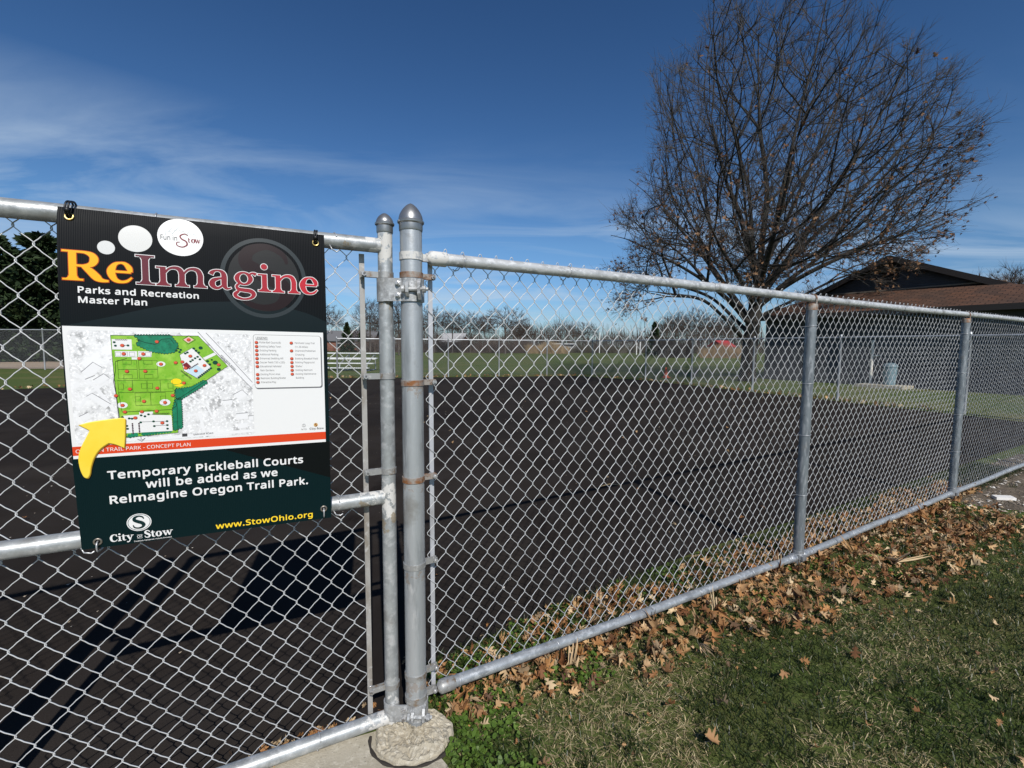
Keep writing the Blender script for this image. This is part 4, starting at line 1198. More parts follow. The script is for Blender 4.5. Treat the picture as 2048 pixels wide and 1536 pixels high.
def lawn_ok(s, d, x, y):
    on_slab = (s < .045) & (d > -.06)
    foot_ = np.hypot(x - P0[0], y - P0[1] + .055) < .142
    soil_ = (s > 5.0) & (d > .05)
    court_ = (s < .05) & (d < 0)
    return ~(on_slab | foot_ | court_) * np.where(soil_, .06, 1.0)


GRASS = island_mat('grass_blades', [(.008, .016, .003), (.014, .027, .005), (.024, .042, .009), (.044, .066, .017), (.12, .115, .048)], .42, .25, .45)
STRAW = island_mat('straw_blades', [(.19, .145, .07), (.40, .32, .17), (.60, .50, .30), (.13, .09, .045)], .7, .1)
n_ = 240000
p = area_points(n_, -.1, 7.2, -.05, 3.2, lambda s, d, x, y: lawn_ok(s, d, x, y) * seen(x, y) * np.clip(1.25 - .18 * y, .4, 1) * (1 - .72 * strawy(x, y)) * (1 - .45 * leafy(s, d)) * (.55 + .75 * fbm(x, y, 6, 9)))
blades(len(p), p, .030, .0034, .95, GRASS, 'lawn_grass')
p = area_points(26000, .06, 7.2, -.42, 0, lambda s, d, x, y: lawn_ok(s, d, x, y) * seen(x, y) * (d > -np.interp(s, [0, .8, 2.2, 3.6], [.28, .38, .46, .42])))
blades(len(p), p, .036, .0034, .8, GRASS, 'verge_grass')
p = area_points(170000, -.1, 7.2, -.05, 3.2, lambda s, d, x, y: lawn_ok(s, d, x, y) * seen(x, y) * (.06 + 1.0 * strawy(x, y)) * (1 - .4 * leafy(s, d)))
blades(len(p), p, .019, .0030, 2.6, STRAW, 'dead_grass')
# sparse taller tufts
c = area_points(420, .1, 6.5, .1, 2.8, lambda s, d, x, y: lawn_ok(s, d, x, y) * seen(x, y) * (fbm(x, y, 3, 77) > .5))
p = np.concatenate([q + rng.normal(size=(26, 2)) * .022 for q in c])
blades(len(p), p, .055, .0032, .8, GRASS, 'grass_tufts')

# ---- oak leaves, lobed and curled
OAK = [(0, 0), (.05, .16), (.20, .20), (.27, .28), (.10, .34), (.12, .42), (.36, .46), (.47, .60), (.17, .58), (.16, .66), (.33, .74), (.36, .86), (.14, .82), (.06, 1.0)]
OAKP = np.array(OAK + [(-x, y) for x, y in OAK[::-1][:-1]])[:-1] if False else np.array(OAK + [(-x * .95, y - .015) for x, y in OAK[::-1][1:-1]])


def leaves(P, size, mat_, name, up=.35, z0=.012, curl=1.0, kind='stuff', parent=None, N_=None, dirs=None):
    n = len(P); L_ = size * (.6 + .75 * rng.random(n))
    o2 = OAKP.copy(); o2[:, 1] -= .45
    m = len(o2)
    mid = np.array([[0, y] for y in (-.4, -.1, .2, .5)])
    V2 = np.concatenate([o2, [[0, -.02]]])
    x = V2[None, :, 0] * L_[:, None] * (.48 + .48 * rng.random(n))[:, None]; y = V2[None, :, 1] * L_[:, None]
    cu = (rng.normal(size=n) * 2.0 * curl + 1.2 * curl)[:, None]; cv = (rng.normal(size=n) * 1.8 * curl)[:, None]; tw = (rng.normal(size=n) * 3.0 * curl)[:, None]
    z = (cu * (x / L_[:, None]) ** 2 + cv * .5 * (y / L_[:, None]) ** 2 + tw * .5 * x * y / L_[:, None] ** 2) * L_[:, None] * .8
    az = rng.random(n) * 2 * math.pi; t1 = rng.normal(size=n) * up; t2 = rng.normal(size=n) * up
    ca, sa = np.cos(az)[:, None], np.sin(az)[:, None]
    # tilt about x then y, spin about z
    y1 = y * np.cos(t1)[:, None] - z * np.sin(t1)[:, None]; z1 = y * np.sin(t1)[:, None] + z * np.cos(t1)[:, None]
    x1 = x * np.cos(t2)[:, None] + z1 * np.sin(t2)[:, None]; z2 = -x * np.sin(t2)[:, None] + z1 * np.cos(t2)[:, None]
    X = x1 * ca - y1 * sa; Y = x1 * sa + y1 * ca
    if N_ is None: z2 = z2 - z2.min(1)[:, None] * .75
    V = np.stack([X + P[:, 0, None], Y + P[:, 1, None], z2 + (P[:, 2, None] if P.shape[1] > 2 else z0 + rng.random(n)[:, None] * .02)], -1)
    k = np.arange(n)[:, None, None] * (m + 1); i = np.arange(m)
    f = (k + np.stack([i, (i + 1) % m, np.full(m, m)], 1)[None]).reshape(-1, 3)
    g = MB(); g.add(V.reshape(-1, 3), f)
    return g.build(name, mat_, parent, smooth='all', kind=kind)


LEAF = island_mat('dead_leaves', [(.15, .058, .022), (.44, .22, .08), (.20, .085, .034), (.58, .37, .18), (.085, .042, .022), (.68, .52, .31), (.30, .14, .05), (.12, .055, .028), (.50, .30, .125)], .62, .12, .3)
p = area_points(8200, 0, 5.6, -.34, 1.0, lambda s, d, x, y: lawn_ok(s, d, x, y) * np.clip(leafy(s, d) * (.1 + 1.6 * fbm(x, y, 5, 21)) - .26, 0, 1) * .72)
p = np.concatenate([p, area_points(1500, 0, 5.6, -.06, .05, lambda s, d, x, y: (s > .15) * .20)])
k_ = rng.random(len(p)) < .62
leaves(p[k_], .058, LEAF, 'leaf_litter', up=.34, curl=1.1)
leaves(p[~k_], .056, LEAF, 'curled_leaf_litter', up=.6, curl=2.6)
p = area_points(900, 0, 6, .1, 2.6, lambda s, d, x, y: lawn_ok(s, d, x, y) * seen(x, y) * .22)
leaves(p, .060, LEAF, 'scattered_leaves', up=.35)
p = area_points(13000, 0, 5.8, -.4, 1.5, lambda s, d, x, y: lawn_ok(s, d, x, y) * np.clip(leafy(s, d * .88) * (.3 + 1.2 * fbm(x, y, 5, 22)), .03, 1) * .6)
leaves(p, .023, LEAF, 'leaf_fragments', up=.7, curl=1.2)
# broken leaf bits in the seam under the gate
q = np.concatenate([gs(s_)[None] + GN[None] * rng.normal() * .02 + GN[None] * .045 for s_ in np.concatenate([rng.random(60) * .62, .2 + rng.random(34) * .2])])
leaves(q, .034, LEAF, 'leaf_crumbs', up=.6, z0=.010)
# litter blown along the far sides of the court
far_edge = [((-15.2, 13.95), (-7.7, 19.5)), ((-7.7, 19.5), (2.9, 22.0)), ((2.9, 22.0), (5.45, 19.6)), ((5.45, 19.6), (9.42, 9.85))]
q = []
for a_, b2 in far_edge:
    a_, b2 = np.array(a_), np.array(b2); n2 = int(np.linalg.norm(b2 - a_) * 17)
    q.append(a_ + (b2 - a_) * rng.random(n2)[:, None] + rng.normal(size=(n2, 2)) * np.array([.18, .26]) + np.array([.05, .28]))
leaves(np.concatenate(q), .11, LEAF, 'blown_leaves', up=.5)

# ---- ground ivy: small round scalloped leaves in mats
IVY = island_mat('weed_leaves', [(.06, .115, .014), (.10, .175, .026), (.15, .235, .045), (.08, .145, .022)], .5, .3, .35)
spots = [(.20, .06, .11), (.28, .14, .09), (.13, .17, .12), (.05, .25, .11), (.12, .33, .13), (.02, .42, .10), (.20, .42, .10), (.62, .06, .09), (.72, .13, .08), (.82, .04, .06), (.30, -.16, .12), (.15, -.12, .10), (.62, -.22, .12), (.95, -.25, .12), (1.3, -.28, .10), (2.62, .12, .12), (2.75, .2, .1), (2.45, .06, .07), (1.7, -.3, .12), (3.1, .25, .08), (4.9, .1, .12), (2.1, -.3, .1), (1.95, .12, .06), (2.9, .42, .07)]
q = []
for s_, d_, r_ in spots:
    k = int(5200 * r_ * r_ * 3.4); a_ = rng.random(k) * 6.283; rr = r_ * np.sqrt(rng.random(k)) * (1 + .3 * np.sin(a_ * 3 + s_ * 9))
    q.append(np.stack([s_ + rr * np.cos(a_), d_ + rr * np.sin(a_)], 1))
q = np.concatenate(q); pw = P0[None] + FD[None] * q[:, :1] - FN[None] * q[:, 1:]
ok = rng.random(len(pw)) < lawn_ok(q[:, 0], q[:, 1], pw[:, 0], pw[:, 1]); pw = pw[ok]
n2 = len(pw); k8 = np.arange(9) * 2 * math.pi / 9
rr = .0062 * (.55 + .9 * rng.random(n2)); zz = .010 + .024 * rng.random(n2)
t1 = rng.normal(size=n2) * .35; t2 = rng.normal(size=n2) * .35
cx_ = rr[:, None] * np.cos(k8) * (1 + .1 * np.cos(k8 * 3)); cy_ = rr[:, None] * np.sin(k8)
V = np.stack([pw[:, :1] + cx_, pw[:, 1:] + cy_, zz[:, None] + cx_ * t1[:, None] + cy_ * t2[:, None]], -1)
g = MB(); g.add(V.reshape(-1, 3), np.arange(n2)[:, None] * 9 + np.arange(9)[None]); g.build('ground_ivy', IVY, kind='stuff')
# chips and stones on the bare earth, pale crumbs in the verge
CHIP = island_mat('stone_chips', [(.35, .32, .28), (.62, .59, .54), (.20, .15, .10), (.28, .24, .2), (.46, .36, .24)], .8)
p = area_points(5200, 4.95, 8.0, -.35, .85, lambda s, d, x, y: np.clip(.9 - .1 * s, .2, 1) * (fbm(x, y, 5, 31) > .42))
n2 = len(p); r_ = .010 * (.4 + 1.3 * rng.random(n2) ** 2.2)
T4 = np.array([[1, 1, 1], [1, -1, -.2], [-1, 1, -.2], [-1, -1, .7], [.2, .1, 1.3]])
V = p[:, None, :] + 0; V = np.concatenate([V, np.full((n2, 1, 1), .008)], -1) + (T4[None] + rng.normal(size=(n2, 5, 3)) * .35) * np.stack([r_, r_ * .8, r_ * .4], 1)[:, None]
g = MB(); g.add(V.reshape(-1, 3), (np.arange(n2)[:, None, None] * 5 + np.array([[0, 1, 4], [1, 3, 4], [3, 2, 4], [2, 0, 4], [0, 2, 3], [0, 3, 1]])[None]).reshape(-1, 3)); g.build('stone_chips', CHIP, kind='stuff')
g = MB(); c = P0 + FD * 5.55 - FN * .22
g.prism([(c[0] - .09, c[1] - .03), (c[0] + .07, c[1] - .05), (c[0] + .10, c[1] + .03), (c[0] - .06, c[1] + .05)], .006, .03)
tag(g.build('paving_fragment', mat('chalk_white', (.72, .70, .66), .8, noise=[(30, (.6, .58, .53), .5, .7)])), 'white flat chunk lying on the bare earth past the last line post', 'stone')
# grit and crumbs blown over the court
p = np.stack([rng.uniform(-6, 7, 1300), rng.uniform(1.9, 13, 1300)], 1); rs_, rd_ = fence_sd(p[:, 0], p[:, 1]); p = p[(rd_ < -.5) & (p[:, 0] * .926 + p[:, 1] * .377 < 12.2)]
n2 = len(p); r_ = .0032 * (.5 + 1.6 * rng.random(n2) ** 3)
V = np.concatenate([np.repeat(p[:, None], 5, 1), np.full((n2, 5, 1), .009)], -1) + (T4[None] + rng.normal(size=(n2, 5, 3)) * .35) * np.stack([r_, r_, r_ * .5], 1)[:, None]
g = MB(); g.add(V.reshape(-1, 3), (np.arange(n2)[:, None, None] * 5 + np.array([[0, 1, 4], [1, 3, 4], [3, 2, 4], [2, 0, 4]])[None]).reshape(-1, 3)); g.build('court_grit', CHIP, kind='stuff')
p = p[rng.random(len(p)) < .06]; leaves(p, .05, LEAF, 'stray_leaves', up=.3)
# dry twig on the asphalt behind the fence
g = MB(); g.tube([(.88, 4.55, .012), (.98, 4.60, .022), (1.07, 4.60, .014), (1.10, 4.585, .012)], [.004, .005, .004, .002], 5)
tag(g.build('dry_twig', mat('twig_straw', (.36, .26, .13), .8), smooth='all'), 'pale dry twig lying alone on the dark asphalt', 'twig')

# ------------------------------------------------------------------ trees
def grow(pts, seed_pts, seed_par, seed_len, bf=.35):
    """join points to a growing skeleton, each by the cheapest mix of near and short-to-the-root"""
    n, s = len(pts), len(seed_pts)
    P = np.concatenate([seed_pts, pts]); par = np.concatenate([seed_par, np.full(n, -1)]).astype(int)
    pl = np.concatenate([seed_len, np.zeros(n)])
    cost = np.full(n, 1e9); who = np.zeros(n, int)
    for k in range(s):
        c = np.linalg.norm(pts - seed_pts[k], axis=1) + bf * seed_len[k]
        b = c < cost; cost[b] = c[b]; who[b] = k
    free = np.ones(n, bool); order = list(range(s))
    for _ in range(n):
        i = int(np.argmin(np.where(free, cost, 1e9))); free[i] = False
        par[s + i] = who[i]; pl[s + i] = pl[who[i]] + np.linalg.norm(pts[i] - P[who[i]])
        order.append(s + i)
        c = np.linalg.norm(pts - pts[i], axis=1) + bf * pl[s + i]
        b = free & (c < cost); cost[b] = c[b]; who[b] = s + i
    return P, par, pl, order


def tree_mesh(P, par, order, r_tip, r_base, expo=2.4, fixed=0, sm=3, lift=0.0):
    """radii by the pipe rule; returns the smoothed points, radii and children"""
    n = len(P); ch = [[] for _ in range(n)]
    for i in order:
        if par[i] >= 0: ch[par[i]].append(i)
    a = np.zeros(n)
    for i in reversed(order): a[i] = r_tip ** expo if not ch[i] else sum(a[c] for c in ch[i])
    r = a ** (1 / expo)
    main = np.full(n, -1)
    for i in range(n):
        if ch[i]: main[i] = max(ch[i], key=lambda c: a[c])
    Q = P.copy()
    for _ in range(sm):
        m = (par >= 0) & (main >= 0); m[:fixed] = False
        Q2 = Q.copy(); Q2[m] = .5 * Q[m] + .25 * Q[par[m]] + .25 * Q[main[m]]; Q = Q2
    r = np.minimum(r * (r_base / r[order[0]]) ** np.clip((r - r_tip) / (r[order[0]] - r_tip + 1e-9), 0, 1) ** .5, r_base)
    return Q, r, ch, main


def branch_tubes(mb, Q, r, ch, main, par, order, rmin=0, n_hi=8, upto=None):
    """one tube per run of main children"""
    for i in order:
        starts = [i] if par[i] < 0 else []
        starts += [c for c in ch[i] if c != main[i]]
        for s in starts:
            run = [s]
            while main[run[-1]] >= 0: run.append(main[run[-1]])
            pth = [Q[k] for k in run]; rr = [r[k] for k in run]
            if par[s] >= 0:
                pth = [Q[par[s]]] + pth; rr = [min(r[par[s]] * .85, rr[0] * 1.25)] + rr
            if len(pth) < 2: continue
            mx = max(rr)
            mb.tube(pth, rr, n_hi if mx > .06 else 5 if mx > .018 else 3, caps=False)


def twig_mesh(mb, A, Dv, Ln, r0, bend, n_seg=3, side=2):
    """many fine bent twigs at once: 3-sided tapering prisms"""
    n = len(A)
    Dv = Dv / np.linalg.norm(Dv, axis=1)[:, None]
    u = np.cross(Dv, np.array([0, 0, 1.]) + rng.normal(size=(n, 3)) * .2); u /= np.linalg.norm(u, axis=1)[:, None] + 1e-9
    w = np.cross(Dv, u)
    cen = [A + Dv * (Ln * t)[:, None] + (u * bend[:, :1] + w * bend[:, 1:]) * (Ln * t * t)[:, None] for t in np.linspace(0, 1, n_seg + 1)]
    rad = [r0 * (1 - .75 * t) for t in np.linspace(0, 1, n_seg + 1)]
    V = []
    for c, r_ in zip(cen, rad):
        for k in range(3):
            a = k * 2.0944; V.append(c + (u * math.cos(a) + w * math.sin(a)) * (np.ones(n) * r_)[:, None])
    V = np.stack(V, 1); m = V.shape[1]
    f = np.array([[s * 3 + k, s * 3 + (k + 1) % 3, s * 3 + 3 + (k + 1) % 3, s * 3 + 3 + k] for s in range(n_seg) for k in range(3)])
    mb.add(V.reshape(-1, 3), (np.arange(n)[:, None, None] * m + f[None]).reshape(-1, 4))
    return cen


M_BARK = mat('oak_bark', (.030, .025, .020), .9, noise=[(9, (.014, .012, .010), .42, .62, (1, 1, .25)), (26, (.085, .068, .052), .58, .72, (1, 1, .3)), (3, (.055, .06, .035), .60, .72)], bump=(22, .9, (1, 1, .2)))
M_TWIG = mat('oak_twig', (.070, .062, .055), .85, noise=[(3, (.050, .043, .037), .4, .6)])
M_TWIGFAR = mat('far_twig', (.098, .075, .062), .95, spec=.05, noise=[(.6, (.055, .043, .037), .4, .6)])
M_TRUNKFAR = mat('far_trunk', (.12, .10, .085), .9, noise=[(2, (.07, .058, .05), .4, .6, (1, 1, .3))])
M_DRY = island_mat('clinging_leaves', [(.10, .045, .022), (.20, .10, .045), (.33, .19, .10), (.065, .032, .020), (.14, .07, .035)], .65, .25, .3)

# the oak: limbs laid out in metres from the foot of its trunk (x across, d depth, z up)
OX, OY = 9.70, 19.40
K_ = 19.45 / 940


def ip(px, py, d=0.0):                                       # limb plan drawn to scale, d gives its reach in depth
    k = K_ * (1 + d / 19.45)
    return ((px - 1024) / 940 * (19.45 + d), OY + d, 1.39 + (694.5 - py) / 940 * (19.45 + d) - .012 * (694.5 - py) * .0)


LIMBS = [
    [(1494, 764, 0), (1495, 720, 0), (1497, 690, 0), (1500, 650, 0), (1504, 610, 0), (1507, 575, 0), (1509, 540, 0)],           # trunk
    [(1509, 540, 0), (1510, 500, .1), (1514, 450, .2), (1516, 400, .3), (1508, 340, .4), (1497, 280, .3), (1490, 200, .2), (1486, 110, .1), (1492, 20, 0)],
    [(1507, 575, 0), (1492, 530, -.3), (1478, 480, -.8), (1462, 430, -1.2), (1436, 375, -1.6), (1415, 310, -2.0), (1398, 240, -2.2)],
    [(1507, 560, 0), (1496, 510, .8), (1488, 450, 1.6), (1478, 380, 2.2), (1452, 300, 2.7), (1440, 200, 3.0), (1446, 120, 3)],
    [(1509, 550, 0), (1528, 490, -.4), (1540, 420, -.9), (1556, 330, -1.4), (1574, 230, -1.8), (1598, 120, -2), (1612, 30, -2)],
    [(1509, 560, 0), (1530, 510, .8), (1560, 440, 1.5), (1592, 360, 2.1), (1630, 260, 2.7), (1668, 150, 3), (1690, 60, 3)],
    [(1505, 600, 0), (1545, 545, -.7), (1590, 480, -1.4), (1645, 390, -2.0), (1700, 300, -2.4), (1750, 200, -2.6), (1790, 110, -2.7)],
    [(1506, 590, 0), (1552, 535, .6), (1615, 475, 1.2), (1690, 400, 1.8), (1760, 320, 2.2), (1830, 240, 2.4), (1880, 150, 2.4)],
    [(1503, 620, 0), (1560, 575, -.8), (1630, 535, -1.7), (1710, 500, -2.4), (1800, 465, -3), (1890, 425, -3.3), (1955, 395, -3.4)],
    [(1503, 615, 0), (1570, 560, .9), (1650, 500, 2), (1740, 440, 2.8), (1830, 370, 3.4), (1910, 300, 3.6)],
    [(1500, 640, 0), (1545, 618, 1.2), (1600, 590, 2.2), (1660, 560, 3), (1720, 540, 3.6)],
    [(1500, 645, 0), (1450, 585, .7), (1395, 515, 1.4), (1335, 450, 2), (1285, 400, 2.4), (1248, 372, 2.6)],
    [(1498, 655, 0), (1448, 600, -.9), (1385, 555, -1.8), (1320, 520, -2.6), (1260, 490, -3.1), (1215, 478, -3.4)],
    [(1497, 670, 0), (1465, 640, .8), (1420, 600, 1.8), (1365, 578, 2.7), (1300, 565, 3.5), (1250, 555, 3.9)],
    [(1496, 690, 0), (1470, 664, -.7), (1440, 634, -1.4), (1400, 602, -2.2), (1345, 592, -3), (1290, 585, -3.5)],
    [(1503, 600, 0), (1500, 540, 1.8), (1490, 470, 3.4), (1480, 380, 4.6), (1470, 260, 5.4)],
    [(1503, 605, 0), (1515, 555, -1.7), (1530, 490, -3.1), (1550, 400, -4.2), (1570, 290, -5)],
    [(1503, 610, 0), (1540, 560, 2.2), (1590, 490, 4), (1640, 400, 5.2), (1680, 300, 5.8)],
    [(1502, 615, 0), (1470, 560, -2.1), (1430, 500, -3.6), (1390, 420, -4.6), (1360, 340, -5)],
]
sp, spar, sfr = [], [], []
for li, lb in enumerate(LIMBS):
    P_ = smooth_path([ip(*q) for q in lb], 3)
    if li == 0: prev = -1
    else:
        prev = int(np.argmin([np.linalg.norm(np.array(a_) - P_[0]) for a_ in sp[:19]])); P_ = P_[1:]
    for k, q in enumerate(P_):
        sp.append(q); spar.append(prev); sfr.append(k / max(1, len(P_) - 1)); prev = len(sp) - 1
sp = np.array(sp); spar = np.array(spar); sp[0][2] = -.05
slen = np.zeros(len(sp))
for k in range(1, len(sp)): slen[k] = slen[spar[k]] + np.linalg.norm(sp[k] - sp[spar[k]])
# crown outline as reach by angle (pixels scaled to metres) on the left and right
EL = np.radians([-12, 0, 20, 37, 55, 70, 80, 90]); RL = np.array([255, 288, 312, 335, 390, 510, 610, 650]) * K_
ER = np.radians([-12, 0, 12, 24, 37, 44, 52, 62, 75, 90]); RR = np.array([70, 150, 300, 470, 500, 560, 600, 620, 640, 650]) * K_
n_ = 26000
el = np.arcsin(rng.random(n_) * 1.19 - .19); az = rng.random(n_) * 2 * math.pi
rad_ = 13.6 * rng.random(n_) ** (1 / 2.0)
c0 = np.array(ip(1504, 600))
pts = c0 + np.stack([rad_ * np.cos(el) * np.cos(az), .62 * rad_ * np.cos(el) * np.sin(az), rad_ * np.sin(el)], 1)
# keep the crown's real outline: reach by angle on either side, less where it swells in depth
sx_ = pts[:, 0] / pts[:, 1] * OY - c0[0] * OY / c0[1]; sz_ = (pts[:, 2] - 1.39) / pts[:, 1] * OY - (c0[2] - 1.39)
ea = np.arctan2(sz_, np.abs(sx_)); rr_ = np.hypot(sx_, sz_)
lim = np.where(sx_ > 0, np.interp(ea, ER, RR), np.interp(ea, EL, RL)) * (.97 + .07 * np.sin(ea * 11 + sx_ * .9) + .05 * np.sin(ea * 23 - sx_ * 1.7))
low = (ea < .62) & (rr_ < 4.2 - 2.2 * np.clip(ea, 0, .62) / .62 + rng.random(n_) * 1.6)
lim = lim - .50
pts = pts[(rr_ < lim) & (rad_ > 1.3) & (pts[:, 2] > 1.9) & ~low][:5200]
P_, par_, pl_, ord_ = grow(pts, sp, spar, slen, .42)
Q_, r_, ch_, main_ = tree_mesh(P_, par_, ord_, .010, .29, 2.25, fixed=len(sp))
for k in range(19, len(sp)):                                 # heavy limbs, tapering out along their length
    r_[k] = max(min(r_[k] * 1.15, .12), .092 * (1 - sfr[k]) ** 1.35 + .007) if sfr[k] < .9 else min(r_[k], .013)
oak = thing('oak_tree', (OX, OY, 0), 'large bare oak with dry brown leaves on its lower limbs, beside the shed building', 'tree')
# root flare
trunk_ids = set(range(19))
g = MB()
fl = Q_[:19]; rf = np.maximum(r_[:19], .14); rf[0] *= 1.35; rf[1] *= 1.12
g.tube(fl, rf, 16, caps=False)
g.build('trunk', M_BARK, oak, smooth='all')
main_t = main_.copy()
g = MB()
lo = [i for i in ord_]
for i in ord_:
    starts = [c for c in ch_[i] if c != main_[i] or i == 18]
    for s in starts:
        if s < 19: continue
        run = [s]
        while main_[run[-1]] >= 0: run.append(main_[run[-1]])
        pth = [Q_[par_[s]]] + [Q_[k] for k in run]; rr = [min(r_[par_[s]] * .8, r_[s] * 1.2)] + [r_[k] for k in run]
        mx = max(rr); g.tube(pth, rr, 8 if mx > .06 else 5 if mx > .02 else 3, caps=False)
g.build('limbs', M_BARK, oak, smooth='all')
tips = np.array([i for i in range(len(sp), len(Q_)) if not ch_[i]]); thin = np.array([i for i in range(len(sp), len(Q_)) if r_[i] < .03])
src = np.concatenate([np.repeat(tips, 5), np.repeat(thin, 2)])
dr = Q_[src] - Q_[par_[src]]; dr /= np.linalg.norm(dr, axis=1)[:, None] + 1e-9
dr = dr + rng.normal(size=dr.shape) * .36 + np.array([.10, 0, .36])
Ln = .30 + .62 * rng.random(len(src)) ** 1.4
g = MB(); cen = twig_mesh(g, Q_[src], dr, Ln, .0060, rng.normal(size=(len(src), 2)) * .18)
k2 = rng.integers(0, len(src), len(src))
mid_ = cen[2][k2]; dr2 = dr[k2] / np.linalg.norm(dr[k2], axis=1)[:, None] + rng.normal(size=(len(k2), 3)) * .5
cen2 = twig_mesh(g, mid_, dr2, .14 + .30 * rng.random(len(k2)), .0048, rng.normal(size=(len(k2), 2)) * .2, 2)
g.build('twigs', M_TWIG, oak)
lp = np.concatenate([cen[3], cen[2], cen[1], cen2[1]])
lowness = np.clip((8.6 - lp[:, 2]) / 5.5, 0, 1) * np.clip(.35 + .5 * fbm(lp[:, 0], lp[:, 1] + lp[:, 2], 1.1, 3) + .35 * (lp[:, 0] > 10.5), 0, 1.2)
keep = rng.random(len(lp)) < lowness ** 1.2 * .36 + .004
lp = lp[keep] + rng.normal(size=(keep.sum(), 3)) * .05
leaves(lp - np.array([0, 0, .03]), .125, M_DRY, 'dry_leaves', up=1.0, curl=1.3, kind='stuff', parent=oak, N_=1)


def far_tree(name, h, spread, n, seed, trunk_h, shape=.75, tw=.016, r0=.13, bf=.4, tipn=9):
    """one bare tree prototype at the origin: trunk and crown"""
    global rng
    keep_ = rng; rng = np.random.default_rng(seed)
    k = 8
    sp_ = np.stack([rng.normal(size=k) * .05 * np.arange(k) / k * h * .1, rng.normal(size=k) * .05 * np.arange(k) / k * h * .1, np.linspace(0, h * .72, k)], 1)
    el_ = np.arcsin(rng.random(n) * 1.25 - .25); az_ = rng.random(n) * 6.283
    rr_ = (rng.random(n) ** .5)
    pt = np.stack([spread * rr_ * np.cos(el_) * np.cos(az_), spread * rr_ * np.cos(el_) * np.sin(az_), trunk_h + (h - trunk_h) * (shape * .5 + .5 * np.sin(el_) * rr_ * 1.0) ], 1)
    pt[:, 2] = np.clip(pt[:, 2], trunk_h * .8, h)
    P, pr, pl, od = grow(pt, sp_, np.arange(k) - 1, sp_[:, 2].copy(), bf)
    Q, r, ch, mn = tree_mesh(P, pr, od, tw, r0, 2.3, fixed=k)
    root = bpy.data.objects.new(name, None); root.empty_display_size = .3; COL.objects.link(root)
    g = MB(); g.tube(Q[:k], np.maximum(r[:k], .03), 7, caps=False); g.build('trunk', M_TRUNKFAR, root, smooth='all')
    g = MB()
    for i in od:
        for s in [c for c in ch[i] if c >= k and (c != mn[i] or i < k)]:
            run = [s]
            while mn[run[-1]] >= 0: run.append(mn[run[-1]])
            g.tube([Q[pr[s]]] + [Q[j] for j in run], [r[s]] + [r[j] for j in run], 3, caps=False)
    t_ = np.array([i for i in range(k, len(Q)) if r[i] < tw * 2.2]); src_ = np.repeat(t_, tipn)
    d_ = Q[src_] - Q[pr[src_]]; d_ /= np.linalg.norm(d_, axis=1)[:, None] + 1e-9
    d_ = d_ + rng.normal(size=d_.shape) * .5 + np.array([0, 0, .35])
    twig_mesh(g, Q[src_], d_, h * (.04 + .07 * rng.random(len(src_))), tw * .8, rng.normal(size=(len(src_), 2)) * .15, 2)
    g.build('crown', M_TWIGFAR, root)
    rng = keep_
    return root

# ------------------------------------------------------------------ fences and seats beyond the court
M_FARWIRE = mat('far_wire', (.22, .23, .24), .6, .2)
M_FARPIPE = mat('far_pipe', (.42, .44, .46), .5, .4, noise=[(3, (.3, .31, .32), .45, .65)])


def far_fence(pts, h, label, step=2.55, wire=.0026):
    f = thing('chain_link_fence', (*pts[0], 0), label, 'fence')
    g2 = MB(); posts = []
    for a_, b2 in zip(pts[:-1], pts[1:]):
        a_, b2 = np.array(a_, float), np.array(b2, float); ln = np.linalg.norm(b2 - a_); k = max(1, round(ln / step))
        for i in range(k): posts.append(a_ + (b2 - a_) * i / k)
        d = (b2 - a_) / ln
        g = MB(); g.tube([(*a_, h), (*b2, h)], .024, 8); g.build('top_rail', M_FARPIPE, f, smooth=True)
        m = MB(); nn_ = int(ln / .085); hh = h - .06
        for sg in (1, -1):
            s0 = np.arange(-hh, ln, .085)
            for s_ in s0:
                t0, t1 = max(0, -s_ / hh), min(1, (ln - s_) / hh)
                if t1 <= t0: continue
                q0 = a_ + d * (s_ + t0 * hh); q1 = a_ + d * (s_ + t1 * hh)
                z0_, z1_ = (.05 + t0 * hh, .05 + t1 * hh) if sg > 0 else (.05 + (1 - t0) * hh, .05 + (1 - t1) * hh)
                m.tube([(*q0, z0_), (*q1, z1_)], wire, 3, caps=False)
        m.build('chain_link_fabric', M_FARWIRE, f)
    posts.append(np.array(pts[-1], float))
    for p in posts:
        g = MB(); g.lathe([(.032, -.05), (.032, h + .03), (.036, h + .035), (.02, h + .08)], (*p, 0), 10); g.build('fence_post', M_FARPIPE, f, smooth=True)
    return f


far_fence([(-7.35, 19.75), (3.9, 22.9), (5.6, 19.7), (7.6, 14.8), (9.6, 9.9), (10.4, 8.05)], 1.66, 'waist-high grey chain link fence round the far edge of the asphalt court', 2.5)
far_fence([(-46, 25.2), (-15.5, 24.6)], 2.1, 'tall chain link fence closing off the ball field at far left', 3.0, .003)

# aluminium bleachers
M_ALU = mat('bleacher_aluminium', (.80, .81, .80), .4, .25, noise=[(5, (.68, .69, .70), .45, .65)])
bl = thing('bleachers', (-9.4, 24.2, 0), 'small bleachers with white plank seats on the field beyond the gate', 'bleachers')
for k in range(3):
    g = MB(); g.box((-10.0, 25.2 + k * .62, .42 + k * .26), (5.2, .26, .05)); g.build('seat_plank', M_ALU, bl)
    g = MB(); g.box((-10.1, 24.95 + k * .62, .18 + k * .22), (5.0, .24, .045)); g.build('foot_plank', M_ALU, bl)
for x in (-12.2, -10.7, -9.2, -7.75):
    g = MB(); g.tube([(x, 25.0, 0), (x, 25.1, .38), (x, 26.6, .90), (x, 26.7, 0)], .025, 6); g.tube([(x, 25.0, .03), (x, 26.7, .03)], .025, 6); g.build('seat_frame', M_FARPIPE, bl, smooth=True)

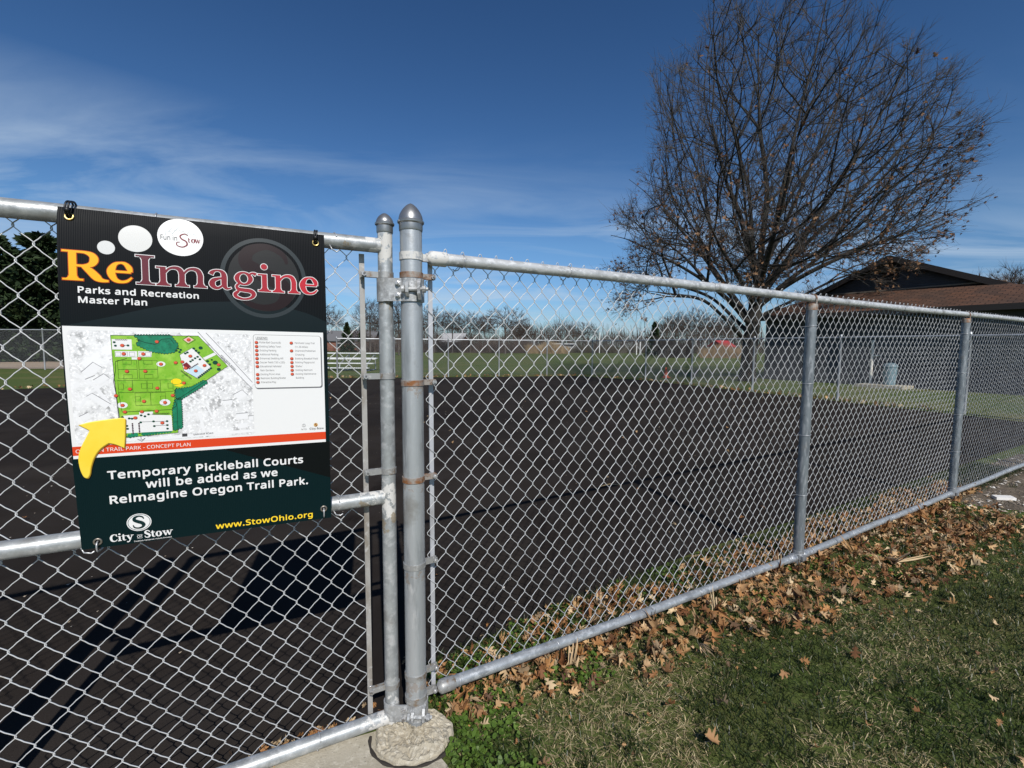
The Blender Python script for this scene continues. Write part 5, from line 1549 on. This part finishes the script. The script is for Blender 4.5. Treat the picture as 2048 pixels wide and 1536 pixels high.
# cone with a rod, by the far corner
cn = thing('traffic_cone', (6.95, 21.2, 0), 'small orange cone standing on the grass behind the far fence', 'cone')
g = MB(); g.box((6.95, 21.2, .02), (.30, .30, .04)); g.lathe([(.12, .04), (.10, .1), (.055, .36), (.03, .46)], (6.95, 21.2, 0), 14); g.build('cone_body', mat('cone_orange', (.62, .10, .03), .6), cn, smooth=True)
rd = MB(); rd.tube([(7.07, 21.5, 0), (7.07, 21.5, .9)], .022, 6); tag(rd.build('marker_rod', mat('rod_rust', (.20, .10, .05), .8), smooth=True), 'thin rusty rod standing just behind the orange cone', 'rod')

# ------------------------------------------------------------------ the shed building on the right
M_SIDE = mat('wall_siding_grey', (.062, .065, .073), .75, noise=[(2, (.050, .052, .060), .42, .62), (.8, (.078, .081, .09), .5, .68, (1, 1, .3))])
M_GABLE = mat('gable_siding', (.060, .064, .072), .55, noise=[(3, (.075, .078, .086), .45, .65)])
M_FASCIA = mat('fascia_brown', (.028, .023, .021), .6)
M_SHING = bpy.data.materials.new('roof_shingles'); M_SHING.use_nodes = True
t = M_SHING.node_tree; b = t.nodes['Principled BSDF']; b.inputs['Roughness'].default_value = .9; b.inputs['Specular IOR Level'].default_value = .2
uvn = N(t, 'ShaderNodeAttribute', attribute_name='roof_uv')
br = N(t, 'ShaderNodeTexBrick'); br.inputs['Scale'].default_value = 1.0; br.inputs['Color1'].default_value = (.105, .060, .042, 1); br.inputs['Color2'].default_value = (.058, .038, .030, 1); br.inputs['Mortar'].default_value = (.022, .016, .014, 1)
br.inputs['Mortar Size'].default_value = .012; br.inputs['Brick Width'].default_value = .30; br.inputs['Row Height'].default_value = .14; br.inputs['Bias'].default_value = -.1
L(t, uvn.outputs['Vector'], br.inputs['Vector'])
nzr = N(t, 'ShaderNodeTexNoise', i_Scale=1.3, i_Detail=5.0); L(t, uvn.outputs['Vector'], nzr.inputs['Vector'])
mrr = N(t, 'ShaderNodeMapRange', i_From_Min=.4, i_From_Max=.65); L(t, nzr.outputs[0], mrr.inputs[0])
mxr = N(t, 'ShaderNodeMixRGB', blend_type='MULTIPLY'); mxr.inputs[2].default_value = (1.35, 1.15, 1.0, 1); L(t, br.outputs[0], mxr.inputs[1]); L(t, mrr.outputs[0], mxr.inputs[0]); L(t, mxr.outputs[0], b.inputs['Base Color'])
bpr = N(t, 'ShaderNodeBump', i_Strength=.7, i_Distance=.012); L(t, br.outputs['Fac'], bpr.inputs['Height']); bpr.invert = True; L(t, bpr.outputs[0], b.inputs['Normal'])

B0 = np.array([11.35, 20.51]); B1 = B0 + np.array([.5185, -.855])     # wall line seen behind the fence, far corner to near
BD = (B1 - B0) / np.linalg.norm(B1 - B0); BN = np.array([BD[1], -BD[0]])
if BN @ (-B0) < 0: BN = -BN                                   # towards the court
BL = 9.0
EAVE, OH = 2.72, .55


def bp_(s, d, z): q = B0 + BD * s - BN * d; return np.array([q[0], q[1], z])   # s along the wall, d into the building


house = thing('park_building', tuple(bp_(0, 0, 0)), 'low grey park building with brown shingle roof and dark louvred gable', 'building')
DEP = 9.5
g = MB()
for a_, c_ in (((-.36, 0), (BL, 0)), ((BL, 0), (BL, DEP)), ((BL, DEP), (-.36, DEP)), ((-.36, DEP), (-.36, 0))):
    g.add([bp_(*a_, 0), bp_(*c_, 0), bp_(*c_, EAVE), bp_(*a_, EAVE)], np.arange(4))
wall = g.build('wall', M_SIDE, house)
g = MB()                                                     # upright board joints on the court side
for s in np.arange(.3, BL, .305): g.box(bp_(s, -.006, 1.33), (.018, .012, 2.62), ax=((BD[0], BD[1], 0), (BN[0], BN[1], 0), (0, 0, 1)))
g.build('wall_batten', M_SIDE, wall)


def roof_sheet(pts, edge_dir, name, parent):
    """one shingled slope with its own thickness and a grid for the courses"""
    P = np.array(pts); e = np.array(edge_dir, float); e /= np.linalg.norm(e)
    nrm = np.cross(P[1] - P[0], P[-1] - P[0]); nrm /= np.linalg.norm(nrm)
    if nrm[2] < 0: nrm = -nrm
    up = np.cross(nrm, e)
    n = len(P); g = MB()
    V = np.concatenate([P, P - nrm * .045])
    g.add(V, [np.arange(n), (n + np.arange(n))[::-1]]); g.add(V, np.array([[i, (i + 1) % n, n + (i + 1) % n, n + i] for i in range(n)]))
    o = g.build(name, M_SHING, parent)
    at = o.data.attributes.new('roof_uv', 'FLOAT_VECTOR', 'POINT')
    W_3 = np.concatenate([V, V]); uv = np.stack([W_3 @ e, W_3 @ up, 0 * W_3[:, 0]], 1)
    at.data.foreach_set('vector', uv.astype(np.float32).ravel())
    return o


SL = .38                                                     # roof pitch
GS = 1.95                                                     # how far back the gable stands from the eave
s_l, s_r = .83, 6.27                                        # ends of the gable foot along the wall
zg = EAVE + SL * (GS + OH) - .02
apex_s, zap = 3.39, 4.95
e_l, e_r = -.62, BL + .45
E_ = EAVE - .02
# lower skirt below the gable
ql, qr = s_l - .12, s_r + .12
roof_sheet([bp_(e_l, -OH, E_), bp_(e_r, -OH, E_), bp_(qr, GS, zg), bp_(ql, GS, zg)], (BD[0], BD[1], 0), 'roof', house)
# hips falling to the two ends
roof_sheet([bp_(e_l, DEP + OH, E_), bp_(e_l, -OH, E_), bp_(ql, GS, zg), bp_(ql, DEP - GS, zg)], (BN[0], BN[1], 0), 'roof', house)
roof_sheet([bp_(e_r, DEP + OH, E_), bp_(e_r, -OH, E_), bp_(qr, GS, zg), bp_(qr, DEP - GS, zg)], (BN[0], BN[1], 0), 'roof', house)
# main roof behind the gable: two slopes running back from the rakes
rk = .30
for s_e in (s_l - .40, s_r + .40):
    zl = zg - .06
    roof_sheet([bp_(apex_s, GS - rk, zap), bp_(apex_s, DEP - GS, zap), bp_(s_e, DEP - GS, zl), bp_(s_e, GS - rk, zl)], (BN[0], BN[1], 0), 'roof', house)
# gable face with lap siding and a round louvre
g = MB(); rows = 14
for k in range(rows):
    z0_, z1_ = zg - .08 + (zap - .12 - zg) * k / rows, zg - .08 + (zap - .12 - zg) * (k + 1) / rows
    f0 = 1 - k / rows
    a0, a1 = apex_s - (apex_s - s_l) * f0, apex_s + (s_r - apex_s) * f0
    f1 = max(0, 1 - (k + 1) / rows); b0, b1 = apex_s - (apex_s - s_l) * f1, apex_s + (s_r - apex_s) * f1
    g.add([bp_(a0, GS - .035, z0_), bp_(a1, GS - .035, z0_), bp_(b1, GS - .005, z1_), bp_(b0, GS - .005, z1_), bp_(a0, GS + .0, z0_), bp_(a1, GS + .0, z0_)], [np.array([[0, 1, 2, 3]]), np.array([[0, 4, 5, 1]])])
g.build('gable', M_GABLE, house)
for sa, se in ((apex_s, s_l - .42), (apex_s, s_r + .42)):       # rake boards
    a3, b3 = bp_(sa, GS - rk - .02, zap - .09), bp_(se, GS - rk - .02, zg - .19)
    v = b3 - a3; ln = np.linalg.norm(v); v /= ln; up = np.cross(v, np.array([BN[0], BN[1], 0])); up /= np.linalg.norm(up)
    g = MB(); g.box((a3 + b3) / 2, (ln, .20, .035), ax=(v, up, (BN[0], BN[1], 0))); g.build('rake_board', M_FASCIA, house)
g = MB(); g.box(bp_((e_l + e_r) / 2, -OH - .02, E_ - .06), (e_r - e_l + .06, .03, .18), ax=((BD[0], BD[1], 0), (BN[0], BN[1], 0), (0, 0, 1)))
g.build('fascia', M_FASCIA, house)
g = MB(); g.box(bp_((e_l + e_r) / 2, -OH / 2, E_ - .14), (e_r - e_l, OH, .02), ax=((BD[0], BD[1], 0), (BN[0], BN[1], 0), (0, 0, 1))); g.build('soffit', M_FASCIA, house)
g = MB(); g.box(bp_((s_l + s_r) / 2, GS - .06, zg + .0), (s_r - s_l + .7, .10, .05), ax=((BD[0], BD[1], 0), (BN[0], BN[1], 0), (0, 0, 1))); g.build('flashing', mat('flashing_tan', (.22, .18, .14), .6), house)
cg = bp_(apex_s - .1, GS - .05, zg + .62)
vent = MB(); vent.lathe([(.001, .012), (.30, .012), (.31, .02), (.38, .03), (.39, .0)], cg, 30, axis=(BN[0], BN[1], 0)); vo = vent.build('round_vent', mat('vent_black', (.012, .012, .013), .6), house, smooth=True)
g = MB()
for k in range(7):
    zz = -.25 + k * .083; hw = math.sqrt(max(.0, .29 ** 2 - zz ** 2))
    g.box(cg + np.array([BN[0] * .045, BN[1] * .045, zz]), (hw * 2, .05, .012), ax=((BD[0], BD[1], 0), (BN[0] * .8, BN[1] * .8, -.6), (BN[0] * .6, BN[1] * .6, .8)))
g.build('louvre', mat('louvre_dark', (.035, .036, .038), .5), vo)
# downspout, dark navy strip low along the wall, dark door, stoop
M_WHITE = mat('white_pipe', (.74, .72, .66), .5, noise=[(6, (.6, .57, .5), .5, .7)])
g = MB(); g.tube([bp_(3.73, -.10, .02), bp_(3.73, -.10, 1.62), bp_(3.73, -.10, 1.68)], .048, 10); g.tube([bp_(3.73, -.10, 1.10), bp_(3.95, -.10, 1.12)], .03, 8); g.lathe([(.06, 0), (.06, .12)], bp_(3.73, -.1, 1.56), 10)
g.build('standpipe', M_WHITE, house, smooth=True)
g = MB(); g.box(bp_(6.45, -.02, .43), (5.0, .06, .86), ax=((BD[0], BD[1], 0), (BN[0], BN[1], 0), (0, 0, 1))); g.build('low_dark_strip', mat('strip_navy', (.016, .018, .030), .7), house)
g = MB(); g.box(bp_(4.3, -.50, .05), (1.4, .95, .10), ax=((BD[0], BD[1], 0), (BN[0], BN[1], 0), (0, 0, 1)))
g.build('stoop', conc, house)
bn = thing('bin', tuple(bp_(4.4, -.35, .1)), 'pale blue bin standing on the stoop beside the white pipe', 'bin')
g = MB(); g.lathe([(.17, 0), (.21, .62), (.225, .63), (.225, .66)], bp_(4.4, -.35, .1), 16); g.build('bin_body', mat('bin_blue', (.16, .25, .29), .5), bn, smooth=True)
g = MB(); g.lathe([(.225, 0), (.20, .06), (.10, .11), (.01, .12)], bp_(4.4, -.35, .76), 16); g.build('bin_lid', mat('bin_lid_blue', (.12, .19, .23), .5), bn, smooth=True)
# ------------------------------------------------------------------ far side of the field
def spot(px, dist):                                          # ground place under a picture column at a distance
    return ((px - 1024) / 940 * dist, dist)


protos = [far_tree('bare_tree', 11.0, 4.2, 380, 11, 3.0), far_tree('bare_tree', 13.0, 3.6, 420, 12, 3.2, r0=.16), far_tree('bare_tree', 9.0, 5.0, 420, 13, 1.8, shape=.95, r0=.18), far_tree('bare_tree', 8.0, 3.2, 300, 14, 1.6)]
KIND = ['grey bare tree with an open rounded crown', 'tall slim bare tree with upright branches', 'broad bare tree with a low spreading crown', 'short bushy bare tree']
used = [0] * 4
# (picture column, distance, prototype, height scale, where)
TREES = [(654, 95, 0, .95, 'just right of the sign edge'), (741, 62, 1, .62, 'behind the gate stile'), (798, 66, 1, .66, 'between the two gate posts'), (768, 100, 0, .8, 'behind the narrow gate post'), (720, 105, 3, .8, 'left of the gate stile, in front of the spruces'),
         (868, 90, 0, .88, 'right of the thick gate post'), (905, 88, 1, .66, 'above the pale shed roof'), (940, 92, 0, .80, 'right of the pale shed'), (968, 95, 1, .64, 'left of the broadest tree'), (1010, 82, 2, .92, 'standing highest over the middle of the field'),
         (1040, 98, 3, .9, 'right under the tallest middle tree'), (1165, 105, 2, .78, 'rising alone right of the middle'), (1350, 75, 0, .7, 'right of the dark spruce by the field'), (1395, 70, 0, .72, 'behind the lower left oak limb'), (1430, 78, 2, .74, 'above the red barn'), (1455, 84, 1, .6, 'left of the oak trunk'),
         (1655, 40, 2, .78, 'over the left roof slope'), (1700, 46, 0, .80, 'behind the gable of the grey building'), (1740, 45, 2, .84, 'behind the roof peak'), (1830, 52, 0, .86, 'right of the gable peak'), (1900, 50, 3, 1.1, 'low behind the right roof slope'), (1960, 43, 2, .80, 'near the right edge above the roof'), (2010, 40, 2, .92, 'tallest at the right edge above the roof'), (2060, 38, 0, .85, 'cut off by the right edge'),
         (20, 46, 1, .74, 'between the evergreens at far left'), (70, 50, 0, .86, 'behind the evergreens at far left')]
for px, ds, kd, hs, where in TREES:
    x, y = spot(px, ds)
    lab = KIND[kd] + ' ' + where
    if used[kd] == 0:
        o = protos[kd]; o.location = (x, y, 0); o.scale = (hs,) * 3
    else: o = copy_tree(protos[kd], (x, y, 0), float(rng.random() * 6.28), hs)
    o.rotation_euler = (0, 0, float(rng.random() * 6.28))
    used[kd] += 1
    tag(o, lab, 'tree', 'bare trees around the park')
# the wood that closes the view: reads as one mass
srcs = [protos[k].children for k in range(4)]
g = MB(); rw = np.random.default_rng(5)
NW = 24000
th = rw.random(NW) * math.radians(118) - math.radians(62); ds = 118 + rw.random(NW) * 30
hh = 5.2 + 2.2 * np.sin(th * 23) + 1.4 * np.sin(th * 61 + 1) + rw.random(NW) * 2.2
A = np.stack([np.sin(th) * ds / np.cos(th * .3), np.cos(th) * ds, hh * rw.random(NW) ** .8 * .75], 1)
d = rw.normal(size=A.shape) * .35 + np.array([0, 0, 1.0])
keep_rng = rng; rng = rw
twig_mesh(g, A, d, hh * (.22 + .2 * rw.random(NW)), .042, rw.normal(size=(NW, 2)) * .1, 2)
k5 = 1500; th = rw.random(k5) * math.radians(118) - math.radians(62); ds = 116 + rw.random(k5) * 30
A = np.stack([np.sin(th) * ds / np.cos(th * .3), np.cos(th) * ds, 0 * ds], 1)
twig_mesh(g, A, rw.normal(size=A.shape) * .08 + np.array([0, 0, 1.0]), 4.5 + 3 * rw.random(k5), .11, rw.normal(size=(k5, 2)) * .06, 3)
rng = keep_rng
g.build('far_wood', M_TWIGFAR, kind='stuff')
# brown thicket along the field edge, tan reeds beside it
def brush(name, px0, px1, dist, h, col, n, r_):
    g = MB(); rb = np.random.default_rng(len(name)); px = px0 + (px1 - px0) * rb.random(n); dd = dist + rb.random(n) * 6
    A = np.stack([(px - 1024) / 940 * dd, dd, 0 * dd], 1)
    global rng
    k_ = rng; rng = rb
    twig_mesh(g, A, rb.normal(size=A.shape) * .28 + np.array([0, 0, 1.0]), h * (.5 + .6 * rb.random(n)) * (1 + .25 * np.sin(px * .11)), r_, rb.normal(size=(n, 2)) * .2, 2)
    rng = k_
    g.build(name, mat(name + '_stems', col, .95, noise=[(.5, tuple(c * .6 for c in col), .4, .62)]), kind='stuff')


brush('thicket', 715, 1075, 92, 2.7, (.115, .085, .070), 8000, .035)
brush('reed_bed', 1055, 1135, 88, 1.9, (.42, .31, .18), 3000, .03)
brush('low_scrub', 1130, 1480, 100, 1.6, (.10, .085, .06), 4500, .04)
brush('dry_reeds', 1400, 1500, 60, 1.6, (.36, .25, .14), 2600, .025)
brush('hedge_thicket', 1318, 1380, 60, 2.2, (.055, .045, .038), 2500, .03)

# evergreens
M_NEED = island_mat('needles', [(.012, .026, .010), (.022, .040, .014), (.035, .056, .020), (.018, .032, .014)], .7, .05, .2)


def conifer(name, loc, h, r_, n, label, group, droop=.25, bare=.06, thick=.10, irregular=.0, seed=1):
    global rng
    k_ = rng; rng = np.random.default_rng(seed)
    t_ = thing(name, (*loc, 0), label, 'tree', group)
    g = MB(); g.tube([(loc[0], loc[1], 0), (loc[0] + .1, loc[1], h * .5), (loc[0], loc[1], h * .97)], [thick * 1.6, thick, .02], 8); g.build('trunk', M_TRUNKFAR, t_, smooth='all')
    f = bare + (1 - bare) * rng.random(n) ** (1.25)
    prof = (1 - f) ** (.85 - .4 * irregular) * (1 + irregular * .6 * np.sin(f * 17 + rng.random() * 6))
    layer_ = .82 + .18 * np.sin(f * h * 5.5)
    az = rng.random(n) * 6.283; rad = r_ * prof * layer_ * (.25 + .75 * rng.random(n) ** .6) * (1 + irregular * .35 * np.sin(az * 3 + f * 9))
    A = np.stack([loc[0] + rad * np.cos(az), loc[1] + rad * np.sin(az), f * h - droop * rad], 1)
    d = np.stack([np.cos(az), np.sin(az), -.25 + .5 * rng.random(n)], 1) + rng.normal(size=(n, 3)) * .45
    d /= np.linalg.norm(d, axis=1)[:, None]; s = np.cross(d, rng.normal(size=(n, 3))); s /= np.linalg.norm(s, axis=1)[:, None]
    ln = h * (.030 + .035 * rng.random(n)); w = ln * .28
    V = np.stack([A - s * w[:, None], A + s * w[:, None], A + d * ln[:, None] * .6 + s * w[:, None] * .7, A + d * ln[:, None], A + d * ln[:, None] * .6 - s * w[:, None] * .7], 1)
    m = MB(); m.add(V.reshape(-1, 3), np.arange(n)[:, None] * 5 + np.arange(5)[None]); m.build('foliage', M_NEED, t_)
    rng = k_
    return t_


conifer('spruce_tree', spot(695, 95), 5.9, 2.2, 3500, 'small dark spruce above the house roof left of the gate', 'spruces across the field', seed=2)
conifer('spruce_tree', spot(724, 98), 4.9, 1.6, 2500, 'smaller spruce beside the gate stile, right of the pointed spruce', 'spruces across the field', seed=3)
conifer('spruce_tree', spot(1308, 72), 5.2, 1.5, 2500, 'dark ragged spruce standing alone right of the field middle', 'spruces across the field', seed=4, irregular=.5)
for k, (px, ds, h, lab) in enumerate([(8, 36, 9.4, 'tall dark pine cut off by the left picture edge'), (52, 42, 8.6, 'dark pine in the gap between the two tallest pines'), (98, 38, 10.0, 'tall dark pine whose crown meets the sign edge'), (-40, 40, 11, 'dark pine just outside the left edge'), (140, 44, 9.5, 'dark pine behind the upper left corner of the sign'), (30, 47, 9.4, 'dark pine set back between the left edge pine and the gap'), (76, 48, 9.6, 'dark pine set back just left of the sign edge pine'), (-8, 52, 10.4, 'rearmost dark pine at the left picture edge')]):
    conifer('pine_tree', spot(px, ds), h, 3.7, 9000, lab, 'dark pines at far left', droop=.1, bare=.03, thick=.2, irregular=.95, seed=20 + k)

# houses and sheds far off
M_BRICK = mat('far_brick', (.22, .10, .07), .9, noise=[(3, (.16, .075, .055), .45, .6)])
M_ROOFG = mat('far_roof_grey', (.13, .13, .135), .85); M_PALE = mat('far_roof_pale', (.36, .36, .36), .7); M_RED = mat('barn_red', (.36, .035, .04), .8); M_TRIM = mat('trim_white', (.72, .72, .70), .7); M_GLASSD = mat('far_glass', (.03, .035, .045), .2)


def cottage(name, loc, w, d, he, hr, rz, mw, mr_, label, nwin=2, cat='house'):
    t_ = thing(name, (*loc, 0), label, cat)
    ca, sa = math.cos(rz), math.sin(rz)
    def tr(x, y, z): return (loc[0] + x * ca - y * sa, loc[1] + x * sa + y * ca, z)
    g = MB(); X, Y = w / 2, d / 2
    g.add([tr(-X, -Y, 0), tr(X, -Y, 0), tr(X, Y, 0), tr(-X, Y, 0), tr(-X, -Y, he), tr(X, -Y, he), tr(X, Y, he), tr(-X, Y, he), tr(-X, 0, hr - .06), tr(X, 0, hr - .06)],
          [np.array([[0, 1, 5, 4], [2, 3, 7, 6]]), np.array([[1, 2, 6, 9, 5], [3, 0, 4, 8, 7]])])
    g.build('wall', mw, t_)
    for sy in (-1, 1):
        o = .35; sl = (hr - he) / Y
        a3, b3, c3, d3_ = tr(-X - o, sy * (Y + o), he - o * sl), tr(X + o, sy * (Y + o), he - o * sl), tr(X + o, 0, hr), tr(-X - o, 0, hr)
        r2 = MB(); r2.add([a3, b3, c3, d3_] + [(q[0], q[1], q[2] + .14) for q in (a3, b3, c3, d3_)], np.array([[0, 1, 2, 3], [4, 5, 6, 7], [0, 1, 5, 4], [1, 2, 6, 5], [2, 3, 7, 6], [3, 0, 4, 7]])); r2.build('roof', mr_, t_)
    for k in range(nwin):
        x = -X + w * (k + 1) / (nwin + 1)
        f = MB(); f.box(tr(x, -Y - .02, he * .55), (1.0, .06, 1.1), rz); fo = f.build('window', M_TRIM, t_)
        p_ = MB(); p_.box(tr(x, -Y - .055, he * .55), (.8, .02, .9), rz); p_.build('pane', M_GLASSD, fo)
    return t_


cottage('brick_house', spot(690, 110), 15, 8, 2.4, 4.6, .05, M_BRICK, M_ROOFG, 'low brick house with grey roof far across the field left of the gate', 3)
cottage('brick_house', spot(910, 105), 4.6, 6, 2.3, 4.0, -.2, M_BRICK, M_PALE, 'brick house with pale grey roof over the brown thicket', 2)
cottage('red_barn', spot(1441, 66), 1.9, 2.0, 1.6, 2.2, .5, M_RED, M_RED, 'small bright red barn left of the oak trunk', 1, 'barn')
M_POSTW = mat('white_post', (.78, .78, .76), .6)
pr_ = None
for px, ds, h, lab in ((1198, 98, 4.2, 'thin white pole standing taller than the scrub'), (1272, 80, 2.0, 'white post, left one of the group past the field'), (1279, 80, 2.1, 'white post, second from left of the group past the field'), (1306, 80, 2.2, 'white post near the dark spruce, left of its pair'), (1312, 80, 2.2, 'white post near the dark spruce, right of its pair')):
    x, y = spot(px, ds); g = MB(); g.lathe([(.09, 0), (.09, h), (.11, h), (.11, h + .06), (.03, h + .12)], (x, y, 0), 8)
    tag(g.build('white_post', M_POSTW, smooth=True), lab, 'post', 'white posts across the field')
M_VAN = mat('far_white_paint', (.74, .74, .73), .4)
for px, lab in ((1116, 'white parked van at the end of the tan reeds'), (1140, 'white parked van furthest right behind the field')):
    x, y = spot(px, 112); v_ = thing('parked_van', (x, y, 0), lab, 'van', 'vans parked across the field')
    g = MB(); g.prism([(x - 2.2, y - .9), (x + 2.2, y - .9), (x + 2.2, y + .9), (x - 2.2, y + .9)], .35, 1.25); g.prism([(x - 2.1, y - .85), (x + 1.3, y - .85), (x + 1.3, y + .85), (x - 2.1, y + .85)], 1.25, 2.05); g.build('body', M_VAN, v_)
    g = MB(); g.box((x - .3, y - .87, 1.62), (2.8, .05, .5)); g.build('window', M_GLASSD, v_)
    for sx_ in (-1.4, 1.4):
        for sy in (-.9, .9):
            g = MB(); g.lathe([(.33, -.1), (.33, .1)], (x + sx_, y + sy, .33), 12, axis=(0, 1, 0)); g.build('wheel', mat('tyre', (.02, .02, .02), .8), v_)
